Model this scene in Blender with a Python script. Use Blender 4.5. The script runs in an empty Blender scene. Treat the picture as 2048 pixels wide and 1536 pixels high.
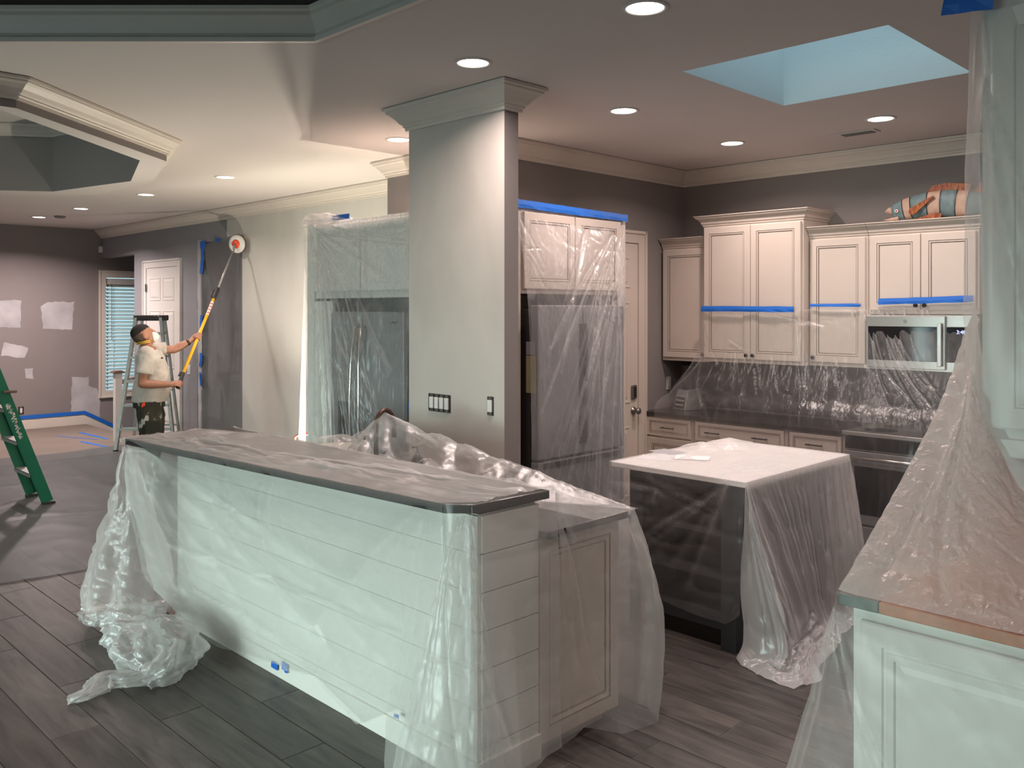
import bpy, bmesh, math, random
import numpy as np
from mathutils import Vector, Matrix
from mathutils.geometry import tessellate_polygon

random.seed(7)
scene = bpy.context.scene
C = scene.collection
PI = math.pi
H = 1.80            # eye height
CZ = 3.05           # ceiling height
F = 1750.0          # focal length in pixels of the 2048 px wide frame
R2 = math.sqrt(0.5)

# ------------------------------------------------------------------ camera
cam_d = bpy.data.cameras.new('camera')
cam_d.sensor_width = 36.0
cam_d.lens = F / 2048 * 36.0
cam_d.shift_y = -150.0 / 2048
cam_d.clip_start = 0.05
cam_d.clip_end = 100
cam = bpy.data.objects.new('camera', cam_d)
C.objects.link(cam)
cam.location = (0, 0, H)
cam.rotation_euler = (PI / 2, 0, -PI / 4)
scene.camera = cam

# ------------------------------------------------------------------ world, view
w = bpy.data.worlds.new('sky')
scene.world = w
w.use_nodes = True
bg = w.node_tree.nodes['Background']
bg.inputs[0].default_value = (0.46, 0.76, 0.90, 1)
bg.inputs[1].default_value = 2.15
vs = scene.view_settings
vs.view_transform = 'Standard'
vs.look = 'None'
vs.gamma = 1
vs.use_curve_mapping = False
vs.exposure = 0.12

WARM = (1.0, 0.82, 0.76)
WORK = (1.0, 0.90, 0.74)
DAY = (0.80, 1.0, 0.92)
CAN_W = 14.0
WORK_W = 215.0


def area(name, loc, rot, sx, sy, power, col, spread=PI):
    d = bpy.data.lights.new(name, 'AREA')
    d.shape = 'RECTANGLE'
    d.size = sx
    d.size_y = sy
    d.energy = power
    d.color = col
    d.spread = spread
    o = bpy.data.objects.new(name, d)
    C.objects.link(o)
    o.location = loc
    o.rotation_euler = rot
    return o


# daylight entering by two unseen low windows of the living room wall behind the camera
area('daylight', (-4.45, 2.9, 0.95), (0, math.radians(-68), 0), 1.1, 3.4, 96, DAY, math.radians(78))
area('daylight', (-4.45, 7.6, 0.95), (0, math.radians(-71), 0), 1.1, 3.0, 40, DAY, math.radians(82))


# ------------------------------------------------------------------ helpers
def pt(u, v, X=None, Y=None, Z=None, D=None):
    """point of the room on a known plane X=, Y=, Z= seen at a given place of the photograph"""
    r = (u - 1024) / F
    k = (618 - v) / F
    if D is None:
        if X is not None:
            D = X / (R2 * (1 + r))
        elif Y is not None:
            D = Y / (R2 * (1 - r))
        else:
            D = (Z - H) / k
    return Vector((R2 * (1 + r) * D, R2 * (1 - r) * D, H + k * D))


WM = {}


def wm(o):
    if o is None:
        return Matrix.Identity(4)
    return WM[o.name]


class MB:
    def __init__(s):
        s.v = []
        s.f = []
        s.m = []
        s.cur = 0

    def add(s, vs, fs, m=None):
        b = len(s.v)
        s.v += [tuple(p) for p in vs]
        s.f += [tuple(b + i for i in f) for f in fs]
        s.m += [s.cur if m is None else m] * len(fs)
        return s

    def box(s, a, b, m=None, M=None):
        x0, y0, z0 = min(a[0], b[0]), min(a[1], b[1]), min(a[2], b[2])
        x1, y1, z1 = max(a[0], b[0]), max(a[1], b[1]), max(a[2], b[2])
        vs = [(x0, y0, z0), (x1, y0, z0), (x1, y1, z0), (x0, y1, z0), (x0, y0, z1), (x1, y0, z1), (x1, y1, z1), (x0, y1, z1)]
        if M is not None:
            vs = [M @ Vector(p) for p in vs]
        return s.add(vs, [(3, 2, 1, 0), (4, 5, 6, 7), (0, 1, 5, 4), (1, 2, 6, 5), (2, 3, 7, 6), (3, 0, 4, 7)], m)

    def obox(s, c, ax, ay, az, m=None):
        c, ax, ay, az = Vector(c), Vector(ax), Vector(ay), Vector(az)
        vs = [c + i * ax + j * ay + k * az for k in (-1, 1) for j in (-1, 1) for i in (-1, 1)]
        return s.add(vs, [(0, 2, 3, 1), (4, 5, 7, 6), (0, 1, 5, 4), (1, 3, 7, 5), (3, 2, 6, 7), (2, 0, 4, 6)], m)

    def prism(s, poly, z0, z1, m=None):
        n = len(poly)
        vs = [(p[0], p[1], z0) for p in poly] + [(p[0], p[1], z1) for p in poly]
        fs = [tuple(range(n - 1, -1, -1)), tuple(range(n, 2 * n))]
        fs += [(i, (i + 1) % n, n + (i + 1) % n, n + i) for i in range(n)]
        return s.add(vs, fs, m)

    def tube(s, pts, rad, n=12, m=None, caps=True, up=None):
        """tube of given radii; a radius may be (a, b)"""
        pts = [Vector(p) for p in pts]
        k = len(pts)
        if not isinstance(rad, (list, tuple)):
            rad = [rad] * k
        b = len(s.v)
        X = None
        vs, fs = [], []
        for i, p in enumerate(pts):
            d = (pts[min(i + 1, k - 1)] - pts[max(i - 1, 0)]).normalized()
            if X is None:
                a = Vector(up) if up is not None else (Vector((0, 0, 1)) if abs(d.z) < 0.9 else Vector((1, 0, 0)))
                X = a
            X = (X - d * X.dot(d)).normalized()
            Yv = d.cross(X)
            r = rad[i]
            ra, rb = r if isinstance(r, (list, tuple)) else (r, r)
            for j in range(n):
                t = 2 * PI * j / n
                vs.append(p + X * math.cos(t) * ra + Yv * math.sin(t) * rb)
        for i in range(k - 1):
            for j in range(n):
                j2 = (j + 1) % n
                fs.append((i * n + j, i * n + j2, (i + 1) * n + j2, (i + 1) * n + j))
        if caps:
            fs.append(tuple(range(n - 1, -1, -1)))
            fs.append(tuple((k - 1) * n + j for j in range(n)))
        return s.add(vs, fs, m)

    def blob(s, c, r, R=None, n=14, m=None):
        """ellipsoid"""
        c = Vector(c)
        if not isinstance(r, (list, tuple)):
            r = (r, r, r)
        vs, fs = [], []
        rows = n // 2 + 1
        for i in range(1, rows):
            th = PI * i / rows
            for j in range(n):
                ph = 2 * PI * j / n
                p = Vector((math.sin(th) * math.cos(ph) * r[0], math.sin(th) * math.sin(ph) * r[1], math.cos(th) * r[2]))
                if R is not None:
                    p = R @ p
                vs.append(c + p)
        top = Vector((0, 0, r[2]))
        if R is not None:
            top = R @ top
        vs += [c + top, c - top]
        for i in range(rows - 2):
            for j in range(n):
                j2 = (j + 1) % n
                fs.append((i * n + j, (i + 1) * n + j, (i + 1) * n + j2, i * n + j2))
        t, bt = len(vs) - 2, len(vs) - 1
        for j in range(n):
            j2 = (j + 1) % n
            fs.append((t, j, j2))
            fs.append((bt, (rows - 2) * n + j2, (rows - 2) * n + j))
        return s.add(vs, fs, m)

    def lathe(s, c, axis, prof, n=20, m=None):
        """prof: list of (distance along axis, radius)"""
        c, a = Vector(c), Vector(axis).normalized()
        X = a.cross(Vector((0, 0, 1)) if abs(a.z) < .9 else Vector((1, 0, 0))).normalized()
        Yv = a.cross(X)
        vs, fs = [], []
        for d, r in prof:
            for j in range(n):
                t = 2 * PI * j / n
                vs.append(c + a * d + (X * math.cos(t) + Yv * math.sin(t)) * max(r, 1e-4))
        k = len(prof)
        for i in range(k - 1):
            for j in range(n):
                j2 = (j + 1) % n
                fs.append((i * n + j, i * n + j2, (i + 1) * n + j2, (i + 1) * n + j))
        fs.append(tuple(range(n - 1, -1, -1)))
        fs.append(tuple((k - 1) * n + j for j in range(n)))
        return s.add(vs, fs, m)

    def rings(s, o, u, v, n, W, Hh, prof):
        """nested rectangles; prof: list of (inset, height, material of the band leading to it)"""
        o, u, v, n = Vector(o), Vector(u), Vector(v), Vector(n)
        prev = None
        for ins, h, mi in prof:
            q = [o + u * ins + v * ins + n * h, o + u * (W - ins) + v * ins + n * h,
                 o + u * (W - ins) + v * (Hh - ins) + n * h, o + u * ins + v * (Hh - ins) + n * h]
            b = len(s.v)
            s.v += [tuple(p) for p in q]
            if prev is not None:
                for i in range(4):
                    j = (i + 1) % 4
                    s.f.append((prev + i, prev + j, b + j, b + i))
                    s.m.append(mi)
            prev = b
        s.f.append((prev, prev + 1, prev + 2, prev + 3))
        s.m.append(0)
        return s

    def sweep(s, path, prof, z, closed=False, m=None):
        """moulding along a plan path; prof: (out to the right of the path, up)"""
        n = len(path)
        P = [Vector((p[0], p[1])) for p in path]
        offs = []
        for i in range(n):
            if closed:
                d0 = (P[i] - P[i - 1]).normalized()
                d1 = (P[(i + 1) % n] - P[i]).normalized()
            else:
                d0 = (P[i] - P[i - 1]).normalized() if i else (P[1] - P[0]).normalized()
                d1 = (P[i + 1] - P[i]).normalized() if i < n - 1 else d0
            n0 = Vector((d0.y, -d0.x))
            n1 = Vector((d1.y, -d1.x))
            offs.append((n0 + n1) / (1 + n0.dot(n1)))
        k = len(prof)
        vs, fs = [], []
        for i in range(n):
            for o, h in prof:
                q = P[i] + offs[i] * o
                vs.append((q.x, q.y, z + h))
        rng = range(n) if closed else range(n - 1)
        for i in rng:
            i2 = (i + 1) % n
            for j in range(k - 1):
                fs.append((i * k + j, i2 * k + j, i2 * k + j + 1, i * k + j + 1))
        if not closed:
            fs.append(tuple(range(k)))
            fs.append(tuple((n - 1) * k + j for j in range(k - 1, -1, -1)))
        return s.add(vs, fs, m)


def mk(name, mb, mat, parent=None, smooth=False, bevel=0.0, world=True, label=None, kind=None, fixn=True):
    me = bpy.data.meshes.new(name)
    vs = mb.v
    if world and parent is not None:
        inv = wm(parent).inverted()
        vs = [tuple(inv @ Vector(p)) for p in vs]
    me.from_pydata(vs, [], mb.f)
    mats = mat if isinstance(mat, (list, tuple)) else [mat]
    for q in mats:
        me.materials.append(q)
    if len(mats) > 1:
        me.polygons.foreach_set('material_index', mb.m)
    if fixn:
        b = bmesh.new()
        b.from_mesh(me)
        bmesh.ops.recalc_face_normals(b, faces=b.faces)
        b.to_mesh(me)
        b.free()
    if smooth:
        me.shade_smooth()
    me.update()
    o = bpy.data.objects.new(name, me)
    C.objects.link(o)
    if parent is not None:
        o.parent = parent
    WM[o.name] = wm(parent).copy()
    if bevel:
        md = o.modifiers.new('bevel', 'BEVEL')
        md.width = bevel
        md.segments = 2
        md.limit_method = 'ANGLE'
        md.angle_limit = 0.7
    if label:
        o['label'] = label
    if kind:
        o['kind'] = kind
    return o


def thing(name, label, cat, loc=(0, 0, 0), rz=0.0, group=None):
    o = bpy.data.objects.new(name, None)
    o.empty_display_size = 0.1
    C.objects.link(o)
    o.location = loc
    o.rotation_euler = (0, 0, rz)
    o['label'] = label
    o['category'] = cat
    if group:
        o['group'] = group
    WM[o.name] = Matrix.Translation(Vector(loc)) @ Matrix.Rotation(rz, 4, 'Z')
    return o


def tag(o, label, cat, group=None):
    o['label'] = label
    o['category'] = cat
    if group:
        o['group'] = group
    return o


def struct(name, mb, mat, parent=None, **k):
    o = mk(name, mb, mat, parent, **k)
    if parent is None:
        o['kind'] = 'structure'
    return o


# ------------------------------------------------------------------ materials
def mat(name, col, rough=0.5, metal=0.0, spec=0.5, noise=0.0, nscale=8.0, bump=0.0, bscale=40.0, emit=None, estr=0.0, coat=0.0):
    m = bpy.data.materials.new(name)
    m.use_nodes = True
    nt = m.node_tree
    b = nt.nodes['Principled BSDF']
    b.inputs['Base Color'].default_value = (*col, 1)
    b.inputs['Roughness'].default_value = rough
    b.inputs['Metallic'].default_value = metal
    b.inputs['Specular IOR Level'].default_value = spec
    b.inputs['Coat Weight'].default_value = coat
    if emit:
        b.inputs['Emission Color'].default_value = (*emit, 1)
        b.inputs['Emission Strength'].default_value = estr
    if noise or bump:
        tc = nt.nodes.new('ShaderNodeTexCoord')
        if noise:
            nz = nt.nodes.new('ShaderNodeTexNoise')
            nz.inputs['Scale'].default_value = nscale
            nz.inputs['Detail'].default_value = 4
            nt.links.new(tc.outputs['Object'], nz.inputs['Vector'])
            mr = nt.nodes.new('ShaderNodeMapRange')
            mr.inputs[1].default_value = 0.3
            mr.inputs[2].default_value = 0.7
            mr.inputs[3].default_value = 1 - noise
            mr.inputs[4].default_value = 1 + noise
            nt.links.new(nz.outputs[0], mr.inputs[0])
            hs = nt.nodes.new('ShaderNodeHueSaturation')
            hs.inputs['Color'].default_value = (*col, 1)
            nt.links.new(mr.outputs[0], hs.inputs['Value'])
            nt.links.new(hs.outputs[0], b.inputs['Base Color'])
        if bump:
            nb = nt.nodes.new('ShaderNodeTexNoise')
            nb.inputs['Scale'].default_value = bscale
            nb.inputs['Detail'].default_value = 5
            nt.links.new(tc.outputs['Object'], nb.inputs['Vector'])
            bp = nt.nodes.new('ShaderNodeBump')
            bp.inputs['Strength'].default_value = bump
            bp.inputs['Distance'].default_value = 0.01
            nt.links.new(nb.outputs[0], bp.inputs['Height'])
            nt.links.new(bp.outputs[0], b.inputs['Normal'])
    return m


def film_mat(name, col=(0.88, 0.86, 0.86), opac=0.35, gloss=0.22, rough=0.22, bump=0.5, bscale=(14, 14, 5), fine=30.0, fsc=(1, 1, .4), gain=1.0, transl=0.5, graz=0.3):
    """thin polythene: mostly clear, milky where it is gathered or seen at a slant"""
    m = bpy.data.materials.new(name)
    m.use_nodes = True
    nt = m.node_tree
    nt.nodes.clear()
    N = nt.nodes.new
    L = nt.links.new
    out = N('ShaderNodeOutputMaterial')
    tc = N('ShaderNodeTexCoord')
    mp = N('ShaderNodeMapping')
    mp.inputs['Scale'].default_value = bscale
    L(tc.outputs['Object'], mp.inputs[0])
    mp2 = N('ShaderNodeMapping')
    mp2.inputs['Scale'].default_value = fsc
    L(tc.outputs['Object'], mp2.inputs[0])
    n1 = N('ShaderNodeTexNoise')
    n1.inputs['Scale'].default_value = 1.0
    n1.inputs['Detail'].default_value = 2
    n1.inputs['Distortion'].default_value = 0.8
    try:
        n1.noise_type = 'RIDGED_MULTIFRACTAL'
        n1.normalize = True
    except Exception:
        pass
    L(mp.outputs[0], n1.inputs['Vector'])
    n2 = N('ShaderNodeTexNoise')
    n2.inputs['Scale'].default_value = fine
    n2.inputs['Detail'].default_value = 1
    n2.inputs['Distortion'].default_value = 0.6
    L(mp2.outputs[0], n2.inputs['Vector'])
    mx = N('ShaderNodeMath')
    mx.operation = 'MULTIPLY_ADD'
    mx.inputs[1].default_value = 0.3
    L(n2.outputs[0], mx.inputs[0])
    L(n1.outputs[0], mx.inputs[2])
    bp = N('ShaderNodeBump')
    bp.inputs['Strength'].default_value = bump
    bp.inputs['Distance'].default_value = 0.012
    L(mx.outputs[0], bp.inputs['Height'])
    df = N('ShaderNodeBsdfDiffuse')
    tr = N('ShaderNodeBsdfTranslucent')
    gl = N('ShaderNodeBsdfGlossy')
    tp = N('ShaderNodeBsdfTransparent')
    tp.inputs[0].default_value = (0.97, 0.97, 0.97, 1)
    df.inputs[0].default_value = (*col, 1)
    tr.inputs[0].default_value = (*col, 1)
    gl.inputs['Color'].default_value = (1, 1, 1, 1)
    gl.inputs['Roughness'].default_value = rough
    for q in (df, tr, gl):
        L(bp.outputs[0], q.inputs['Normal'])
    body = N('ShaderNodeMixShader')
    body.inputs[0].default_value = transl
    L(df.outputs[0], body.inputs[1])
    L(tr.outputs[0], body.inputs[2])
    lw = N('ShaderNodeLayerWeight')
    lw.inputs['Blend'].default_value = 0.35
    L(bp.outputs[0], lw.inputs['Normal'])
    at = N('ShaderNodeAttribute')
    at.attribute_name = 'op'
    ad = N('ShaderNodeMath')
    ad.operation = 'MULTIPLY_ADD'          # facing * 0.35 + opac
    ad.inputs[1].default_value = graz
    ad.inputs[2].default_value = opac
    L(lw.outputs['Facing'], ad.inputs[0])
    ad2 = N('ShaderNodeMath')
    ad2.operation = 'MULTIPLY_ADD'
    ad2.inputs[1].default_value = gain
    L(at.outputs['Fac'], ad2.inputs[0])
    L(ad.outputs[0], ad2.inputs[2])
    ad2.use_clamp = True
    mix1 = N('ShaderNodeMixShader')
    L(ad2.outputs[0], mix1.inputs[0])
    L(tp.outputs[0], mix1.inputs[1])
    L(body.outputs[0], mix1.inputs[2])
    mg = N('ShaderNodeMath')
    mg.operation = 'MULTIPLY_ADD'
    mg.inputs[1].default_value = gloss
    mg.inputs[2].default_value = gloss * 0.35
    L(lw.outputs['Fresnel'], mg.inputs[0])
    mix2 = N('ShaderNodeMixShader')
    L(mg.outputs[0], mix2.inputs[0])
    L(mix1.outputs[0], mix2.inputs[1])
    L(gl.outputs[0], mix2.inputs[2])
    L(mix2.outputs[0], out.inputs[0])
    return m


def ramp_mat(name, stops, scale=(1, 1, 1), nscale=4.0, rough=0.5, detail=5, bump=0.0, thresh=(0.3, 0.7), metal=0.0):
    m = bpy.data.materials.new(name)
    m.use_nodes = True
    nt = m.node_tree
    b = nt.nodes['Principled BSDF']
    b.inputs['Roughness'].default_value = rough
    b.inputs['Metallic'].default_value = metal
    tc = nt.nodes.new('ShaderNodeTexCoord')
    mp = nt.nodes.new('ShaderNodeMapping')
    mp.inputs['Scale'].default_value = scale
    nz = nt.nodes.new('ShaderNodeTexNoise')
    nz.inputs['Scale'].default_value = nscale
    nz.inputs['Detail'].default_value = detail
    cr = nt.nodes.new('ShaderNodeValToRGB')
    el = cr.color_ramp.elements
    el[0].position, el[0].color = stops[0][0], (*stops[0][1], 1)
    el[1].position, el[1].color = stops[-1][0], (*stops[-1][1], 1)
    for p, c in stops[1:-1]:
        e = el.new(p)
        e.color = (*c, 1)
    nt.links.new(tc.outputs['Object'], mp.inputs[0])
    nt.links.new(mp.outputs[0], nz.inputs['Vector'])
    nt.links.new(nz.outputs[0], cr.inputs[0])
    nt.links.new(cr.outputs[0], b.inputs['Base Color'])
    if bump:
        bp = nt.nodes.new('ShaderNodeBump')
        bp.inputs['Strength'].default_value = bump
        bp.inputs['Distance'].default_value = 0.004
        nt.links.new(nz.outputs[0], bp.inputs['Height'])
        nt.links.new(bp.outputs[0], b.inputs['Normal'])
    return m


def plank_mat():
    m = bpy.data.materials.new('wood_look_tile')
    m.use_nodes = True
    nt = m.node_tree
    N, L = nt.nodes.new, nt.links.new
    b = nt.nodes['Principled BSDF']
    b.inputs['Roughness'].default_value = 0.42
    b.inputs['Specular IOR Level'].default_value = 0.45
    tc = N('ShaderNodeTexCoord')
    oi = N('ShaderNodeObjectInfo')
    mp = N('ShaderNodeMapping')
    mp.inputs['Scale'].default_value = (9, 1.1, 1)
    L(tc.outputs['Object'], mp.inputs[0])
    cx = N('ShaderNodeCombineXYZ')
    mu = N('ShaderNodeMath')
    mu.operation = 'MULTIPLY'
    mu.inputs[1].default_value = 57.0
    L(oi.outputs['Random'], mu.inputs[0])
    L(mu.outputs[0], cx.inputs[0])
    L(mu.outputs[0], cx.inputs[1])
    L(cx.outputs[0], mp.inputs['Location'])
    nz = N('ShaderNodeTexNoise')
    nz.inputs['Scale'].default_value = 1.8
    nz.inputs['Detail'].default_value = 8
    nz.inputs['Roughness'].default_value = 0.62
    nz.inputs['Distortion'].default_value = 0.6
    L(mp.outputs[0], nz.inputs['Vector'])
    cr = N('ShaderNodeValToRGB')
    cr.color_ramp.elements[0].position = 0.30
    cr.color_ramp.elements[0].color = (0.038, 0.034, 0.032, 1)
    cr.color_ramp.elements[1].position = 0.72
    cr.color_ramp.elements[1].color = (0.135, 0.115, 0.104, 1)
    L(nz.outputs[0], cr.inputs[0])
    hs = N('ShaderNodeHueSaturation')
    mr = N('ShaderNodeMapRange')
    mr.inputs[3].default_value = 0.78
    mr.inputs[4].default_value = 1.22
    L(oi.outputs['Random'], mr.inputs[0])
    L(mr.outputs[0], hs.inputs['Value'])
    L(cr.outputs[0], hs.inputs['Color'])
    L(hs.outputs[0], b.inputs['Base Color'])
    bp = N('ShaderNodeBump')
    bp.inputs['Strength'].default_value = 0.25
    bp.inputs['Distance'].default_value = 0.003
    L(nz.outputs[0], bp.inputs['Height'])
    L(bp.outputs[0], b.inputs['Normal'])
    return m


M = {}
M['ceil'] = mat('ceiling_paint', (0.66, 0.61, 0.58), 0.85, bump=0.08, bscale=120)
M['wall'] = mat('taupe_wall_paint', (0.235, 0.208, 0.200), 0.8, noise=0.04, nscale=1.5, bump=0.06, bscale=150)
M['wall_cool'] = mat('grey_wall_paint', (0.25, 0.25, 0.262), 0.8, noise=0.04, nscale=1.5, bump=0.06, bscale=150)
M['prime'] = ramp_mat('primed_plaster', [(0.3, (0.56, 0.54, 0.50)), (0.55, (0.64, 0.62, 0.57)), (0.75, (0.60, 0.57, 0.53))], (1, 1, 0.5), 1.6, 0.8)
M['column'] = ramp_mat('skim_coated_plaster', [(0.3, (0.47, 0.425, 0.385)), (0.5, (0.56, 0.515, 0.465)), (0.7, (0.51, 0.46, 0.43))], (1, 1, 0.45), 1.7, 0.8, bump=0.1)
M['patch'] = ramp_mat('joint_compound', [(0.3, (0.34, 0.33, 0.34)), (0.7, (0.52, 0.51, 0.51))], (1, 1, 1), 3.0, 0.9)
M['trim'] = mat('cream_trim_paint', (0.66, 0.60, 0.53), 0.45, noise=0.03, nscale=4)
M['trimw'] = mat('white_trim_paint', (0.66, 0.64, 0.60), 0.42)
M['dark_paint'] = mat('charcoal_tray_paint', (0.20, 0.175, 0.155), 0.8)
M['tray_paint'] = mat('grey_tray_paint', (0.30, 0.28, 0.265), 0.8)
M['cab'] = mat('cream_cabinet_lacquer', (0.60, 0.52, 0.46), 0.38, noise=0.03, nscale=3)
M['glaze'] = mat('brown_glaze', (0.26, 0.20, 0.16), 0.5)
M['cabw'] = mat('white_panel_paint', (0.74, 0.73, 0.68), 0.42)
M['black'] = mat('black_metal', (0.018, 0.016, 0.016), 0.35)
M['stone'] = mat('dark_worktop', (0.035, 0.03, 0.028), 0.22, noise=0.25, nscale=60)
M['quartz'] = mat('white_quartz', (0.74, 0.72, 0.70), 0.3, noise=0.05, nscale=5)
M['char'] = mat('charcoal_cabinet_paint', (0.036, 0.040, 0.045), 0.4)
M['steel'] = mat('slate_steel', (0.25, 0.25, 0.255), 0.40, metal=0.25, bump=0.03, bscale=200)
M['steel_lt'] = mat('brushed_steel', (0.52, 0.50, 0.48), 0.3, metal=0.9)
M['steel_dk'] = mat('dark_steel_side', (0.035, 0.03, 0.028), 0.4)
M['glass_dk'] = mat('dark_oven_glass', (0.012, 0.012, 0.014), 0.08)
M['splash'] = mat('dark_backsplash_tile', (0.055, 0.048, 0.047), 0.25, noise=0.2, nscale=14)
M['tape'] = mat('blue_masking_tape', (0.008, 0.13, 0.55), 0.55, bump=0.15, bscale=60)
M['nickel'] = mat('satin_nickel', (0.28, 0.26, 0.24), 0.3, metal=0.9)
M['alu'] = mat('aluminium', (0.33, 0.33, 0.31), 0.4, metal=0.5, noise=0.1, nscale=20)
M['green'] = mat('green_fibreglass', (0.002, 0.14, 0.075), 0.4, noise=0.08, nscale=8)
M['plate'] = mat('white_plastic', (0.72, 0.71, 0.68), 0.35)
M['lamp'] = mat('lamp_lens', (0.9, 0.9, 0.9), 0.5, emit=(1.0, 0.95, 0.88), estr=9.0)
M['wood'] = ramp_mat('brown_wood', [(0.3, (0.10, 0.065, 0.045)), (0.7, (0.2, 0.14, 0.10))], (2, 2, 8), 3, 0.5)
M['brownstone'] = mat('brown_worktop_edge', (0.42, 0.14, 0.055), 0.4, noise=0.15, nscale=30)
M['greystone'] = mat('grey_worktop_end', (0.11, 0.13, 0.115), 0.4, noise=0.15, nscale=30)
M['plank'] = plank_mat()
M['grout'] = mat('grey_grout', (0.17, 0.16, 0.15), 0.8)
M['paper'] = mat('tan_builders_paper', (0.17, 0.135, 0.11), 0.8, noise=0.08, nscale=2)
M['white_paper'] = mat('white_paper', (0.75, 0.75, 0.76), 0.7)
M['grey_paper'] = mat('grey_printed_paper', (0.35, 0.35, 0.37), 0.7)
M['orange'] = mat('orange_plastic', (0.75, 0.07, 0.02), 0.4)
M['yellow'] = mat('yellow_pole_paint', (0.92, 0.46, 0.01), 0.35)
M['rubber'] = mat('black_rubber', (0.02, 0.02, 0.02), 0.6)

M['film'] = film_mat('clear_film', opac=0.12, gloss=0.15, rough=0.30, bump=0.35, bscale=(26, 26, 3.5), fine=34, fsc=(1, 1, .12))
M['film_bar'] = film_mat('milky_film', (0.80, 0.80, 0.79), opac=0.11, gloss=0.07, rough=0.36, graz=0.14, bump=0.22, bscale=(6, 6, 4), fine=34, fsc=(1, 1, 1))
M['film_floor'] = film_mat('grey_floor_film', (0.16, 0.185, 0.19), opac=0.45, gloss=0.06, rough=0.38, graz=0.15, bump=0.16, bscale=(2, 2, 2), fine=10)
M['film_right'] = film_mat('crinkled_film', (0.90, 0.82, 0.79), transl=0.62, opac=0.2, gloss=0.12, rough=0.3, bump=0.45, bscale=(16, 30, 30), fine=80, fsc=(1, 1, 1.5))
M['film_right2'] = film_mat('hanging_film', (0.80, 0.79, 0.77), opac=0.16, gloss=0.07, rough=0.36, bump=0.18, bscale=(10, 10, 2.5), fine=20, fsc=(1, 1, .2))
M['film_thin'] = film_mat('thin_clear_film', opac=0.07, gloss=0.11, rough=0.32, bump=0.40, bscale=(30, 30, 4), fine=40, fsc=(1, 1, .15))
M['film_bag'] = film_mat('crumpled_film', opac=0.28, gloss=0.11, rough=0.3, bump=0.4, bscale=(18, 18, 18), fine=50, fsc=(1, 1, 1))
M['film_dark'] = film_mat('grey_film', (0.42, 0.43, 0.44), opac=0.45, gloss=0.25, rough=0.3, bump=0.35, bscale=(5, 5, 2), fine=20)


# ------------------------------------------------------------------ film geometry
def vn(x, y, seed=0):
    xi, yi = np.floor(x), np.floor(y)
    fx, fy = x - xi, y - yi
    fx, fy = fx * fx * (3 - 2 * fx), fy * fy * (3 - 2 * fy)

    def h(a, b):
        q = np.sin(a * 127.1 + b * 311.7 + seed * 74.7) * 43758.5453
        return q - np.floor(q)
    return (h(xi, yi) * (1 - fx) + h(xi + 1, yi) * fx) * (1 - fy) + (h(xi, yi + 1) * (1 - fx) + h(xi + 1, yi + 1) * fx) * fy


def ridged(x, y, seed=0, octs=3):
    a, tot = 1.0, 0.0
    for k in range(octs):
        n = vn(x, y, seed + k * 5)
        tot = tot + a * (1 - np.abs(2 * n - 1)) ** 2
        x, y, a = x * 1.9 + y * 0.6, y * 1.9 - x * 0.6, a * 0.5
    return tot


def catmull(cols, ts):
    """cols: (..., k, 3) control points -> values at ts in 0..1"""
    k = cols.shape[-2]
    out = []
    for t in ts:
        x = t * (k - 1)
        i = min(int(x), k - 2)
        f = x - i
        p1, p2 = cols[..., i, :], cols[..., i + 1, :]
        p0 = cols[..., max(i - 1, 0), :]
        p3 = cols[..., min(i + 2, k - 1), :]
        if i == 0:
            p0 = 2 * p1 - p2
        if i == k - 2:
            p3 = 2 * p2 - p1
        out.append(0.5 * ((2 * p1) + (-p0 + p2) * f + (2 * p0 - 5 * p1 + 4 * p2 - p3) * f * f + (-p0 + 3 * p1 - 3 * p2 + p3) * f ** 3))
    return np.stack(out, axis=-2)


def grid_from(stations, res=0.02, smooth_s=False):
    """stations: list of columns, each a list of 3D control points running down the sheet"""
    A = np.array([[tuple(p) for p in st] for st in stations], float)      # n, k, 3
    n = A.shape[0]
    d = np.linalg.norm(A[1:, 0] - A[:-1, 0], axis=1)
    d2 = np.linalg.norm(A[1:, -1] - A[:-1, -1], axis=1)
    seg = np.maximum(np.maximum(d, d2), 0.03)
    cum = np.concatenate([[0], np.cumsum(seg)])
    nu = max(int(cum[-1] / res), 4)
    S = np.linspace(0, cum[-1], nu + 1)
    rows = []
    if smooth_s:
        idx = np.interp(S, cum, np.arange(n)) / (n - 1)
        B = catmull(np.moveaxis(A, 0, -2), idx)       # k, nu, 3
        cols = np.moveaxis(B, -2, 0)
    else:
        cols = np.stack([np.stack([np.interp(S, cum, A[:, j, c]) for c in range(3)], -1) for j in range(A.shape[1])], 1)
    ln = np.linalg.norm(np.diff(A, axis=1), axis=2).sum(1).max()
    nv = max(int(ln / res), 3)
    G = catmull(cols, np.linspace(0, 1, nv + 1))       # nu+1, nv+1, 3
    SS = np.repeat(S[:, None], nv + 1, 1)
    TT = np.repeat(np.linspace(0, ln, nv + 1)[None], nu + 1, 0)
    return G, SS, TT


def normals(G):
    du = np.gradient(G, axis=0)
    dv = np.gradient(G, axis=1)
    n = np.cross(du, dv)
    l = np.linalg.norm(n, axis=2, keepdims=True)
    return n / np.maximum(l, 1e-9)


def seg_dist(S, T, a, b):
    ax, ay = a
    bx, by = b
    vx, vy = bx - ax, by - ay
    L2 = vx * vx + vy * vy + 1e-9
    t = np.clip(((S - ax) * vx + (T - ay) * vy) / L2, 0, 1)
    return np.hypot(S - ax - t * vx, T - ay - t * vy), t


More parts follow.
